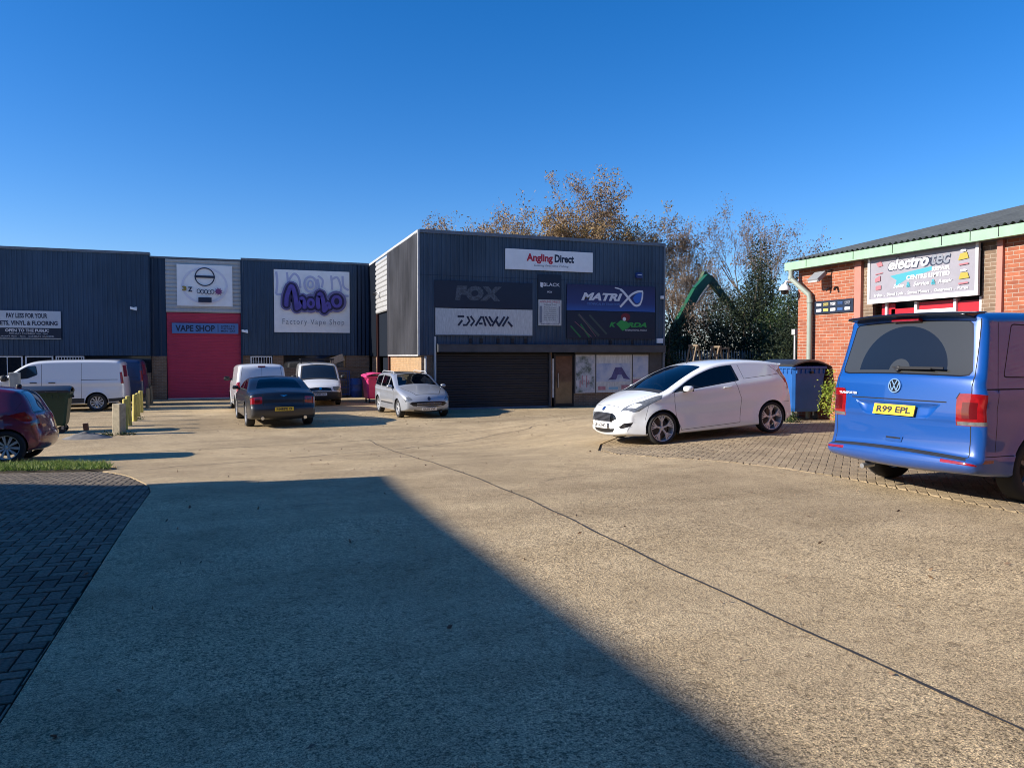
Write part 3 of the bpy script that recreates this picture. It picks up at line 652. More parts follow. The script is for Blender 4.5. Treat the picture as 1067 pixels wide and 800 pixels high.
# ------------------------------------------------------------------ right brick unit (wall faces -X)
XE=13.0; YE=15.03
b=empty('brick_unit',(XE,YE,0),'orange brick workshop with pale green eaves and grey corrugated roof','building')
mb=MB(); mb.box(XE,XE+.12,13.18,YE,-.2,3.86); mb.box(XE,XE+.12,-4,9.72,-.2,3.86); mb.split('wall',M['brick_red'],b)
mb=MB(); mb.box(XE+.12,26,YE-.22,YE,-.2,3.86); mb.build('end_wall',M['brick_redx'],b)
mb=MB(); mb.prism([(XE+.02,3.86),(26,3.86),(26,7.0)],(0,YE-.02,0),(1,0,0),(0,0,1),(0,-.2,0)); mb.build('gable',M['brick_redx'],b)
mb=MB(); mb.box(XE+.02,XE+.12,12.72,12.99,-.2,3.86);mb.box(XE+.02,XE+.12,9.83,10.17,-.2,3.86); mb.split('infill_wall',M['brick_tan'],b)
for y0,y1 in ((12.99,13.18),(9.72,9.83),(4.6,4.75)):
    mb=MB(); mb.box(XE-.06,XE+.1,y0+.001,y1-.001,-.2,3.84); mb.build('column',M['pilaster'],b)
mb=MB(); mb.box(XE+.35,XE+.4,10.17,12.72,-.2,3.86); mb.build('recess',M['soffit'],b)
mb=MB(); mb.box(XE+.1,XE+.12,12.2,12.55,2.2,2.62)
mb.box(XE+.1,XE+.12,11.72,12.3,.1,2.50); mb.box(XE+.1,XE+.12,10.2,10.72,.1,2.56); mb.box(XE+.1,XE+.12,10.8,11.6,2.44,2.6); mb.split('red_film',M['red_blind'],b)
mb=MB()
for y in (12.36,11.62,10.72,10.18): mb.box(XE+.05,XE+.16,y,y+.06,0,2.62)
mb.box(XE+.04,XE+.16,10.78,11.62,2.36,2.44); mb.build('window_frame',M['upvc'],b)
mb=MB(); mb.box(XE+.13,XE+.15,10.24,12.7,0,2.4); mb.build('glass',M['dkglass'],b)
# roof: corrugated sheet sloping up to +X, ridge at X=26
mb=MB(); sl=.235; per=.146; ys=[];t=-4.0
while t<15.13: ys.append(t); t+=per/4
pr=[]
for i,yv in enumerate(ys): pr.append((yv,.03*math.sin(2*PI*(yv/per))))
V=[]
for x in (12.72,26):
    for yv,dz in pr: V.append((x,yv,3.80+(x-12.72)*sl+dz+.03))
n=len(pr); mb.add(V,[(i,i+1,n+i+1,n+i) for i in range(n-1)])
mb.add([(26,-4,3.83+13.28*sl),(26,15.13,3.83+13.28*sl),(39.4,15.13,3.8),(39.4,-4,3.8)],[(0,1,2,3)])
rf=mb.build('roof',M['roof_grey'],b,smooth=True)
mb=MB(); mb.prism([(12.8,3.74),(26,3.74+13.2*sl),(26,3.74+13.2*sl+.05),(12.8,3.79)],(0,15.08,0),(1,0,0),(0,0,1),(0,.05,0)); mb.build('verge_board',M['green_trim'],rf)
mb=MB(); mb.box(12.781,13.0,-4,15.12,3.60,3.64); mb.build('soffit',M['soffit'],b)
g=MB(); g.box(12.68,12.78,-4,15.16,3.60,3.79); gt=g.build('gutter',M['green_trim'],b)
g=MB()
for yv in (14.4,12.95,11.9,10.75,10.15,9.6,8.6): g.box(12.672,12.68,yv,yv+.012,3.62,3.79)
g.build('gutter_joint',M['black'],gt)
mb=MB(); mb.tube([(12.73,14.98,3.60),(12.73,14.98,3.40),(12.87,14.52,2.98),(12.89,14.50,2.86),(12.89,14.50,0)],.064,12); dp=mb.build('downpipe',M['downpipe'],b,smooth=True,sharp=60)
mb=MB(); mb.tube([(12.89,14.50,2.86),(12.89,14.50,2.78)],.076,12); mb.tube([(12.73,14.98,3.46),(12.73,14.98,3.38)],.076,12); mb.build('pipe_collar',M['downpipe'],dp,smooth=True)
# dome camera
r=empty('dome_camera',(12.92,15.1,3.12),'white dome camera on a bracket at the far corner of the brick workshop','camera',world=False)
MB().tube([(0.08,0,.2),(-.22,.02,.22),(-.26,.02,.12)],.03).build('bracket',M['white'],r,smooth=True,world=False)
MB().lathe([(.0,.16),(.06,.15),(.13,.06),(.14,0),(0.0,0)],(-.26,.02,0),(0,0,1),18).build('housing',M['white'],r,smooth=True,world=False)
MB().sell((-.26,.02,-.01),.1,.1,.1,1).build('dome',M['blackg'],r,smooth=True,world=False)
r=empty('floodlight',(12.98,14.10,3.35),'grey floodlight tilted on its bracket below the green eaves','floodlight',world=False)
MB().tube([(0,-.2,.15),(-.2,-.1,.05)],.02).build('bracket',M['black'],r,world=False)
MB().obox((-.25,0,.0),(.75,0,.6),(0,1,0),(-.6,0,.75),.15,.17,.05).build('housing',mat('grey lamp body',(.25,.26,.27),.4),r,world=False,bevel=.012)
MB().obox((-.29,0,-.05),(.75,0,.6),(0,1,0),(-.6,0,.75),.12,.14,.008).build('lens',M['upvc'],r,world=False)
r=empty('bullet_cameras',(12.98,13.85,3.08),'pair of small dark bullet cameras on the orange brick','camera',world=False)
for d in (-.12,.1):
    MB().tube([(0,d,0),(-.05,d,-.0),(-.10,d*1.2,-.05)],.03).build('camera_body',M['black'],r,world=False)
r,w_,h,y=board('brand_strip','narrow black strip board with small coloured logo tiles on the orange brick',14.42,13.22,2.50,2.80,XE-.01,M['navy'],side=True,th=.03)
k=Ink(r,y)
cols=[M['inkwhite'],mat('yellow tile',(.5,.42,.1),.5),M['inkwhite'],mat('blue tile',(.03,.09,.25),.5),M['inkgrey']]
for i in range(5):
    for j in range(2):
        x=-.56+.225*i; k.shape([[(x+.02,.05+.13*j),(x+.18,.05+.13*j),(x+.18,.115+.13*j),(x+.02,.115+.13*j)]],cols[(i+ (1 if j==0 and i==4 else 0))%5],'logo_tile')
for i,t in enumerate(('Zanussi','HOOVER','BEKO','BOSCH','AEG')): k.text(t,-.54+.225*i,-.38+.225*i,.185,.235,M['ink'])
r,w_,h,y=board('workshop_sign','large lilac grey sign in a white frame under the green eaves of the brick workshop',12.71,10.17,2.66,3.66,XE-.04,mat('lilac grey panel',(.27,.26,.29),.45,var=.05),side=True,th=.06)
mb=MB()
for a in ((-w_/2-.03,w_/2+.03,-.03,.06),(-w_/2-.03,w_/2+.03,h-.03,h+.03),(-w_/2-.03,-w_/2+.03,.06,h-.03),(w_/2-.03,w_/2+.03,.06,h-.03)): mb.box(a[0],a[1],y-.025,y+.03,a[2],a[3])
mb.build('frame',M['upvc'],r,world=False)
k=Ink(r,y); cy=mat('cyan swoosh',(.05,.30,.36),.5)
k.shape([[(-.72,.52),(.3,.62),(.3,.54),(-.3,.42),(-.6,.28),(-.55,.42)]],cy,'swoosh')
k.text('electrotec',-.78,.72,.62,.90,M['ink'],shear=.25,bold=.05); k.text('electro',-.76,.22,.64,.88,M['inkwhite'],shear=.25,bold=.03); k.text('tec',.28,.7,.64,.88,M['inkgrey'],shear=.25,bold=.02)
k.text('REPAIR',.3,.7,.52,.60,M['inkwhite'],bold=.03); k.text('CENTRE LIMITED',-.3,.7,.40,.49,M['inkwhite'],bold=.03)
k.text('Sales',-.62,-.36,.26,.34,M['inkwhite'],shear=.2,bold=.02); k.text('&',-.3,-.2,.25,.36,cy,bold=.03); k.text('Service',-.12,.24,.26,.34,M['inkwhite'],shear=.2,bold=.02); k.text('&',.29,.39,.25,.36,cy,bold=.03); k.text('Repair',.46,.76,.25,.34,M['inkwhite'],shear=.2,bold=.02)
k.text('Brakes  .  Diesel Fuels  .  Starter Motors  .  Generators  .  Pumps',-1.12,1.1,.09,.17,M['inkwhite'],bold=.01)
pk=mat('faded pink print',(.36,.14,.16),.5);yl=mat('yellow print',(.36,.29,.04),.5)
k.shape([[(-1.08,.82),(-.95,.86),(-.9,.76),(-1.02,.74)],[(-1.1,.6),(-.9,.62),(-.9,.6),(-1.1,.58)],[(-1.1,.5),(-.96,.56),(-.96,.44),(-1.1,.42)],[(-1.08,.34),(-.94,.35),(-.94,.26),(-1.08,.25)]],pk,'logo'); k.shape([[(.88,.66),(1.1,.68),(1.06,.8),(.92,.78)],[(.9,.3),(1.12,.31),(1.08,.42),(.94,.42)]],yl,'logo')
k.shape([disc(.99,.84,.06,.03),disc(1.0,.46,.07,.02)],M['inkwhite'],'logo'); k.shape([[(.9,.56),(1.1,.57),(1.1,.6),(.9,.59)],[(.9,.2),(1.1,.21),(1.1,.24),(.9,.23)]],pk,'logo')
# ------------------------------------------------------------------ vehicle body builder
def paint(name,col,metal=0.0,rough=.32,coat=1.0,flake=0.0):
    m,nt,b=newmat(name)
    b.inputs['Base Color'].default_value=(*col,1); b.inputs['Metallic'].default_value=metal; b.inputs['Roughness'].default_value=rough
    b.inputs['Coat Weight'].default_value=coat; b.inputs['Coat Roughness'].default_value=.04
    tc=N(nt,'ShaderNodeTexCoord'); n=N(nt,'ShaderNodeTexNoise',Scale=1.7,Detail=7.0,Roughness=.7); nt.links.new(tc.outputs['Object'],n.inputs['Vector'])
    # thin road dirt film, heavier low on the body
    sp=N(nt,'ShaderNodeSeparateXYZ'); nt.links.new(tc.outputs['Object'],sp.inputs[0])
    mr=N(nt,'ShaderNodeMapRange'); mr.inputs[1].default_value=.15; mr.inputs[2].default_value=.75; mr.inputs[3].default_value=.30; mr.inputs[4].default_value=.03; nt.links.new(sp.outputs[2],mr.inputs[0])
    mu=N(nt,'ShaderNodeMath',operation='MULTIPLY'); nt.links.new(n.outputs[0],mu.inputs[0]); nt.links.new(mr.outputs[0],mu.inputs[1])
    mx=N(nt,'ShaderNodeMix',data_type='RGBA'); mx.inputs[6].default_value=(*col,1); mx.inputs[7].default_value=(.20,.17,.13,1); nt.links.new(mu.outputs[0],mx.inputs[0]); nt.links.new(mx.outputs[2],b.inputs['Base Color'])
    ad=N(nt,'ShaderNodeMapRange'); ad.inputs[3].default_value=.03; ad.inputs[4].default_value=.28; nt.links.new(mu.outputs[0],ad.inputs[0]); nt.links.new(ad.outputs[0],b.inputs['Coat Roughness'])
    return m
def glassm(name,col=(.012,.015,.018),rough=.03,spec=.7):
    m,nt,b=newmat(name); b.inputs['Base Color'].default_value=(*col,1); b.inputs['Roughness'].default_value=rough; b.inputs['Specular IOR Level'].default_value=spec; b.inputs['Coat Weight'].default_value=.6; b.inputs['Coat Roughness'].default_value=.02
    return m
M['glass']=glassm('tinted car glass'); M['screen']=glassm('windscreen glass',(.012,.016,.02),.03,.55)
M['tyre']=mat('tyre rubber',(.018,.018,.019),.85,var=.2,bump=.3,bscale=60)
M['alloy']=mat('silver alloy',(.55,.56,.57),.35,.35); M['alloy_d']=mat('dark alloy',(.12,.12,.13),.4,.7)
M['disc']=mat('brake disc',(.10,.09,.085),.5,.6); M['plastic']=mat('dark grey plastic',(.022,.023,.025),.6,var=.2); M['gap']=mat('panel gap',(.006,.006,.007),.8)
M['chrome']=mat('chrome',(.7,.7,.72),.12,1.0); M['redlamp']=mat('red lamp lens',(.24,.005,.008),.15,coat=1.0,var=.3,scale=14); M['reddark']=mat('dark red lens',(.10,.004,.006),.15,coat=1.0)
M['clearlamp']=mat('clear lamp lens',(.16,.17,.18),.15,.2,coat=1.0,var=.35,scale=18); M['plate_y']=mat('yellow plate',(.80,.50,.02),.4); M['plate_w']=mat('white plate',(.72,.72,.70),.4)
M['clearlamp2']=mat('silver lettering',(.6,.62,.65),.3)
M['plate_ink']=mat('plate black',(.01,.01,.012),.5)
def clear_glass(name,tint=(.30,.34,.36)):
    m=bpy.data.materials.new(name); m.use_nodes=True; nt=m.node_tree; nt.nodes.remove(nt.nodes['Principled BSDF'])
    fr=N(nt,'ShaderNodeFresnel',IOR=1.55); tr=N(nt,'ShaderNodeBsdfTransparent'); tr.inputs[0].default_value=(*tint,1); gl=N(nt,'ShaderNodeBsdfGlossy'); gl.inputs['Roughness'].default_value=.02
    mx=N(nt,'ShaderNodeMixShader'); nt.links.new(fr.outputs[0],mx.inputs[0]); nt.links.new(tr.outputs[0],mx.inputs[1]); nt.links.new(gl.outputs[0],mx.inputs[2]); nt.links.new(mx.outputs[0],nt.nodes['Material Output'].inputs[0]); return m
M['clear']=clear_glass('clear car glass')
M['seat']=mat('charcoal seat fabric',(.03,.03,.033),.9); M['trim_in']=mat('dark cabin trim',(.02,.02,.022),.8)
def interior(root,L,x0,x1,hw_,top,seats,bulk=None,dash=None,roof=1.36):
    mb=MB(); mb.box(x0-L/2,x1-L/2,-hw_,hw_,.32,top-.32); mb.build('cabin_floor',M['trim_in'],root,world=False)
    for sg in (1,-1): MB().box(x0-L/2,x1-L/2,sg*(hw_-.02)-.01,sg*(hw_-.02)+.01,.32,top-.05).build('door_trim',M['trim_in'],root,world=False)
    if bulk: MB().box(bulk-.02-L/2,bulk+.02-L/2,-hw_+.04,hw_-.04,.4,roof-.06).build('bulkhead',M['trim_in'],root,world=False)
    if dash: MB().box(dash-L/2,x1-L/2,-hw_+.03,hw_-.03,top-.32,top-.03).build('dashboard',M['trim_in'],root,world=False,bevel=.04)
    for x in seats:
        for sg in (1,-1):
            mb=MB(); mb.obox((x-L/2,sg*.36,top-.08),(.25,0,1),(0,1,0),(1,0,-.25),.34,.24,.06); mb.obox((x+.3-L/2,sg*.36,top-.36),(1,0,0),(0,1,0),(0,0,1),.26,.24,.07)
            mb.sell((x-.10-L/2,sg*.36,top+.30),.05,.13,.09,.6,12,8); mb.build('seat',M['seat'],root,smooth=True,world=False)
    if dash:
        mb=MB(); mb.lathe([(.17,-.012),(.185,0),(.17,.012),(.155,0)],(dash-.12-L/2,-.36,top-.02),(1,0,-.5),20,closed=True); mb.build('steering_wheel',M['trim_in'],root,smooth=True,world=False)
def inset_poly(P,d):
    n=len(P);out=[];A=sum(P[i][0]*P[(i+1)%n][1]-P[(i+1)%n][0]*P[i][1] for i in range(n)); sg=1 if A>0 else -1
    for i in range(n):
        a,b,c=Vector(P[i-1]),Vector(P[i]),Vector(P[(i+1)%n]); e1=(b-a).normalized();e2=(c-b).normalized()
        n1=Vector((-e1.y,e1.x))*sg;n2=Vector((-e2.y,e2.x))*sg; m=(n1+n2); L=m.length
        m=m/L if L>1e-6 else n1; k=d/max(.5,m.dot(n1)); out.append(tuple(b+m*k))
    return out
def round_poly(P,r=.04,k=3):
    out=[];n=len(P)
    for i in range(n):
        a,b,c=Vector(P[i-1]),Vector(P[i]),Vector(P[(i+1)%n]); u=(a-b);v=(c-b)
        d=min(r,u.length*.45,v.length*.45); p=b+u.normalized()*d;q=b+v.normalized()*d
        for t in range(k+1):
            t/=k; out.append(tuple(p*(1-t)**2+b*2*t*(1-t)+q*t*t))
    return out
def cut_poly(bm,P):
    xs=[p[0] for p in P];ys=[p[1] for p in P];e=.002
    x0,x1,y0,y1=min(xs)-e,max(xs)+e,min(ys)-e,max(ys)+e
    fs=[f for f in bm.faces if max(v.co.x for v in f.verts)>=x0 and min(v.co.x for v in f.verts)<=x1 and max(v.co.y for v in f.verts)>=y0 and min(v.co.y for v in f.verts)<=y1]
    geom=set(fs)
    for f in fs: geom.update(f.edges);geom.update(f.verts)
    geom=list(geom);n=len(P)
    for i in range(n):
        a,b=P[i],P[(i+1)%n];d=(b[0]-a[0],b[1]-a[1])
        if abs(d[0])+abs(d[1])<1e-6: continue
        # only the faces near this edge need the cut
        ex0,ex1,ey0,ey1=min(a[0],b[0])-e,max(a[0],b[0])+e,min(a[1],b[1])-e,max(a[1],b[1])+e
        near=[];far=[]
        for g in geom:
            if isinstance(g,bmesh.types.BMFace):
                vx=[v.co.x for v in g.verts];vy=[v.co.y for v in g.verts]
                (near if (max(vx)>=ex0 and min(vx)<=ex1 and max(vy)>=ey0 and min(vy)<=ey1) else far).append(g)
        gg=set(near)
        for f in near: gg.update(f.edges);gg.update(f.verts)
        if not near: continue
        r=bmesh.ops.bisect_plane(bm,geom=list(gg),plane_co=(a[0],a[1],0),plane_no=(-d[1],d[0],0),dist=1e-6)
        geom=[g for g in r['geom'] if isinstance(g,bmesh.types.BMFace) and g.is_valid]+[f for f in far if f.is_valid]
class Body:
    def __init__(s,sil,W,arches,L,side=(),band=(),mats=None,root=None,bodyname='body',ds=.06,dent=None):
        s.L=L;s.dent=dent;s.W=W;s.root=root
        P=[Vector((*p,*( () if len(p)==4 else (.05,.05)))) if len(p)==2 else Vector(p) for p in sil]
        for _ in range(2):
            Q=[];n=len(P)
            for i in range(n):
                a,b=P[i],P[(i+1)%n]; Q+= [a*.75+b*.25,a*.25+b*.75]
            P=Q
        Q=[];n=len(P)
        for i in range(n):
            a,b=P[i],P[(i+1)%n];l=(b.xy-a.xy).length
            if l<.008: continue
            k=max(1,int(math.ceil(l/ds)))
            for t in range(k): Q.append(a.lerp(b,t/k))
        P=Q;n=len(P);s.P=P;s.n=n
        S=[0]
        for i in range(n): S.append(S[-1]+(P[(i+1)%n].xy-P[i].xy).length)
        s.S=S;s.tot=S[-1]
        T=[]
        for i in range(n):
            d=(P[(i+1)%n].xy-P[i-1].xy).normalized(); T.append(Vector((-d.y,d.x)))
        s.Nn=[]
        for i in range(n):
            sig=max(.03,.75*(P[i].z+P[i].w)); acc=Vector((0,0))
            for j in range(-14,15):
                q=(i+j)%n; dd=abs(S[q]-S[i]); dd=min(dd,s.tot-dd)
                if dd<3*sig: acc+=T[q]*math.exp(-.5*(dd/sig)**2)
            s.Nn.append(acc.normalized())
        s.B=[P[i].xy+s.Nn[i]*(P[i].z+P[i].w) for i in range(n)]
        s.a0=.82
        # ---- side sheet
        sb=bmesh.new(); vs=[sb.verts.new((b.x,b.y,0)) for b in s.B]; sb.faces.new(vs)
        x0=min(b.x for b in s.B);x1=max(b.x for b in s.B);z0=min(b.y for b in s.B);z1=max(b.y for b in s.B)
        t=x0+.03
        while t<x1: bmesh.ops.bisect_plane(sb,geom=sb.verts[:]+sb.edges[:]+sb.faces[:],plane_co=(t,0,0),plane_no=(1,0,0),dist=1e-6); t+=.07
        t=z0+.03
        while t<z1: bmesh.ops.bisect_plane(sb,geom=sb.verts[:]+sb.edges[:]+sb.faces[:],plane_co=(0,t,0),plane_no=(0,1,0),dist=1e-6); t+=.06
        # ---- band sheet (half)
        bb=bmesh.new(); qs=[0,.12,.25,.38,.5,.62,.72,.82,.86,.90,.94,.97,1.0]
        g=[[bb.verts.new((S[i],q,0)) for q in qs] for i in range(n+1)]
        for i in range(n):
            for j in range(len(qs)-1): bb.faces.new((g[i][j],g[i+1][j],g[i+1][j+1],g[i][j+1]))
        side=list(side);band=list(band)
        for ax,az,ar in arches:
            side.append(dict(name='#hole',pts=[(ax+ar*math.cos(a),az+ar*math.sin(a)) for a in [2*PI*i/28 for i in range(28)]]))
            ch=math.sqrt(max(.01,ar*ar-(az-z0)**2))
            a,b_=s.s_floor(ax+ch),s.s_floor(ax-ch)
            a,b_=min(a,b_),max(a,b_)
            for a,b_ in ([(a,b_)] if b_-a<2 else [(-.01,a),(b_,s.tot+.01)]):
                band.append(dict(name='#hole',raw=[(a,.4),(b_,.4),(b_,1.01),(a,1.01)]))
        for d in band:
            if 'raw' in d: d['q']=d['raw']; continue
            Z=d['pts'];k=d['kind'];
            # densify
            D=[];m=len(Z)
            for i in range(m):
                a,b_=Z[i],Z[(i+1)%m];c=max(1,int(math.hypot(b_[0]-a[0],b_[1]-a[1])/.12))
                for t in range(c): D.append((a[0]+(b_[0]-a[0])*t/c,a[1]+(b_[1]-a[1])*t/c))
            out=[]
            for v,y in D:
                sv=s.s_front(v) if k=='F' else s.s_rear(v) if k=='R' else s.s_top(v) if k=='T' else v
                out.append((sv,s.q_of(sv,y)))
            d['q']=out
        for d in side: cut_poly(sb,d['pts'])
        for d in band: cut_poly(bb,d['q'])
        parts={}
        def collect(bmx,defs,key,mapf,sgn):
            for f in bmx.faces:
                c=f.calc_center_median(); nm=bodyname;mt=mats['paint'];center=True;sd=0
                for d in defs:
                    if inpoly(c.x,c.y,d[key]):
                        if d['name']=='#hole': nm=None;break
                        if d.get('only') and d['only']!=sgn: continue
                        if d['name']=='#mat': mt=d['mat']; continue
                        nm=d['name'];mt=d['mat'];sd=0 if d.get('center') else sgn
                if nm is None: continue
                pk=(nm,sd if nm!=bodyname else 0)
                e=parts.setdefault(pk,dict(v=[],f=[],m=[],mats=[],idx={},par=None))
                if mt not in e['mats']: e['mats'].append(mt)
                idx=[]
                for v in f.verts:
                    p=mapf(v.co.x,v.co.y,sgn); kk=(round(p[0],4),round(p[1],4),round(p[2],4))
                    if kk not in e['idx']: e['idx'][kk]=len(e['v']); e['v'].append(p)
                    if not idx or idx[-1]!=e['idx'][kk]: idx.append(e['idx'][kk])
                if len(idx)>1 and idx[0]==idx[-1]: idx.pop()
                if len(set(idx))<3 or len(set(idx))!=len(idx): continue
                if sgn<0: idx=idx[::-1]
                e['f'].append(tuple(idx)); e['m'].append(e['mats'].index(mt))
        for sgn in (1,-1):
            collect(sb,side,'pts',lambda x,z,g:(x-L/2,g*s.W(x,z),z),sgn)
            collect(bb,band,'q',s.bmap,sgn)
        sb.free();bb.free()
        s.objs={}
        order=sorted(parts.items(),key=lambda kv:(kv[0][0]!=bodyname,kv[0][0].count('>')))
        for (nm,sd),e in order:
            par=root;leaf=nm
            if '>' in nm:
                pn,leaf=nm.split('>'); par=s.objs.get((pn,sd)) or s.objs.get((pn,0)) or root
            me=bpy.data.meshes.new(leaf); me.from_pydata(e['v'],[],e['f'])
            for m_ in e['mats']: me.materials.append(m_)
            me.polygons.foreach_set('material_index',e['m']); me.polygons.foreach_set('use_smooth',[True]*len(e['f']))
            me.validate(); bq=bmesh.new();bq.from_mesh(me);bmesh.ops.recalc_face_normals(bq,faces=bq.faces);bq.to_mesh(me);bq.free()
            o=bpy.data.objects.new(leaf,me); COL.objects.link(o); o.parent=par
            s.objs[(nm,sd)]=o
        # wheel arch liners
        mb=MB()
        for ax,az,ar in arches:
            for sg in (1,-1):
                pts=[(ax+ar*math.cos(a),az+ar*math.sin(a)) for a in [PI*(-.16+1.32*i/22) for i in range(23)]]
                pts=[p for p in pts if p[1]>z0-.03]
                vs=[];fs=[]
                for x,z in pts:
                    w=s.W(x,max(z,z0)); vs+=[(x-L/2,sg*(w-.001),z),(x-L/2,sg*(w-.34),z)]
                for i in range(len(pts)-1): fs.append((2*i,2*i+2,2*i+3,2*i+1))
                fs.append(tuple(2*i+1 for i in range(len(pts))))
                mb.add(vs,fs)
        if arches: mb.split('wheel_arch',M['gap'],root,world=False)
    def at(s,sv):
        sv=max(0,min(s.tot-1e-6,sv)); lo,hi=0,s.n
        while hi-lo>1:
            m=(lo+hi)//2
            if s.S[m]<=sv: lo=m
            else: hi=m
        t=(sv-s.S[lo])/(s.S[lo+1]-s.S[lo]); j=(lo+1)%s.n
        return s.P[lo].lerp(s.P[j],t), s.Nn[lo].lerp(s.Nn[j],t).normalized()
    def bmap(s,sv,q,sgn):
        c,nn=s.at(sv)
        if abs(sv-s.tot)<1e-5: c,nn=s.P[0],s.Nn[0]
        r,cr=c.z,c.w; Bp=c.xy+nn*(r+cr); Wb=max(.05,s.W(Bp.x,Bp.y)); wr=min(Wb*.4,1.35*r+.01)
        if q<=s.a0: y=q/s.a0*(Wb-wr);o=0
        else:
            ph=(q-s.a0)/(1-s.a0)*PI/2; y=Wb-wr+wr*math.sin(ph); o=r*(1-math.cos(ph))
        o+=cr*(y/Wb)**2
        if s.dent: o+=s.dent(c.x,c.y,y)
        p=c.xy+nn*o
        return (p.x-s.L/2,sgn*y,p.y)
    def q_of(s,sv,y):
        c,nn=s.at(sv);r,cr=c.z,c.w; Bp=c.xy+nn*(r+cr);Wb=s.W(Bp.x,Bp.y);wr=min(Wb*.4,1.35*r+.01); y=max(y,-.01)
        if y<=Wb-wr: return y/(Wb-wr)*s.a0
        return s.a0+(1-s.a0)*math.asin(min(1,(y-(Wb-wr))/wr))/(PI/2)+(.002 if y>=Wb else 0)
    def s_front(s,z):
        for i in range(s.n-1):
            a,b=s.P[i],s.P[i+1]
            if a.y<=z<=b.y and a.x>s.L*.5: return s.S[i]+(z-a.y)/max(1e-6,b.y-a.y)*(s.S[i+1]-s.S[i])
        return 0.0
    def s_rear(s,z):
        for i in range(s.n-2,0,-1):
            a,b=s.P[i],s.P[i+1]
            if b.y<=z<=a.y and a.x<s.L*.5: return s.S[i]+(a.y-z)/max(1e-6,a.y-b.y)*(s.S[i+1]-s.S[i])
        c=[i for i in range(s.n//3,s.n) if s.P[i].x<.25]
        return s.S[min(c,key=lambda i:s.P[i].y)]
    def s_top(s,x):
        best=None
        for i in range(s.n-1):
            a,b=s.P[i],s.P[i+1]
            if b.x<=x<=a.x and a.y>.45 and (best is None or a.y>best[0]): best=(a.y,s.S[i]+(a.x-x)/max(1e-6,a.x-b.x)*(s.S[i+1]-s.S[i]))
        return best[1]
    def s_floor(s,x):
        for i in range(s.n-1,0,-1):
            a,b=s.P[i],s.P[(i+1)%s.n]
            if a.x<=x<=b.x and a.y<.6: return s.S[i]+(x-a.x)/max(1e-6,b.x-a.x)*((s.S[i+1])-s.S[i])
        # front lip: before s=0
        for i in range(0,12):
            a,b=s.P[i],s.P[i+1]
            if a.x<=x<=b.x: return s.S[i]+.001
        return s.tot-.001
    def frame(s,kind,z,y=0.0):
        """origin, right, up, outward for flat things fixed to nose or tail"""
        sv=s.s_front(z) if kind=='F' else s.s_rear(z)
        q=s.q_of(sv,abs(y)); sg=1 if y>=0 else -1
        O=Vector(s.bmap(sv,q,sg)); s2=sv+(.03 if kind=='F' else -.03)
        U=(Vector(s.bmap(s2,q,sg))-O).normalized()
        dy=(Vector(s.bmap(sv,min(.99,q+.03),sg))-Vector(s.bmap(sv,max(0.0,q-.03),sg))) if q>.03 else Vector((0,1,0))
        if dy.y<0: dy=-dy
        Rv=dy.normalized()*(1 if kind=='F' else -1); Nv=Rv.cross(U).normalized(); U=Nv.cross(Rv)
        return O,Rv,U,Nv
    def plate(s,kind,z,y,txt,m,w=.52,h=.112,off=.012):
        O,Rv,U,Nv=s.frame(kind,z,y)
        mb=MB(); mb.obox(O+Nv*off,Rv,U,Nv,w/2,h/2,.006)
        p=mb.build('number_plate',m,s.root,world=False)
        mb=MB(); put_text(mb,txt,-w*.42,w*.42,-h*.32,h*.32,0,bold=.04,frame=(O+Nv*(off+.003),Rv,U,Nv)); mb.build('lettering',M['plate_ink'],p,world=False,merge=False)
        return p
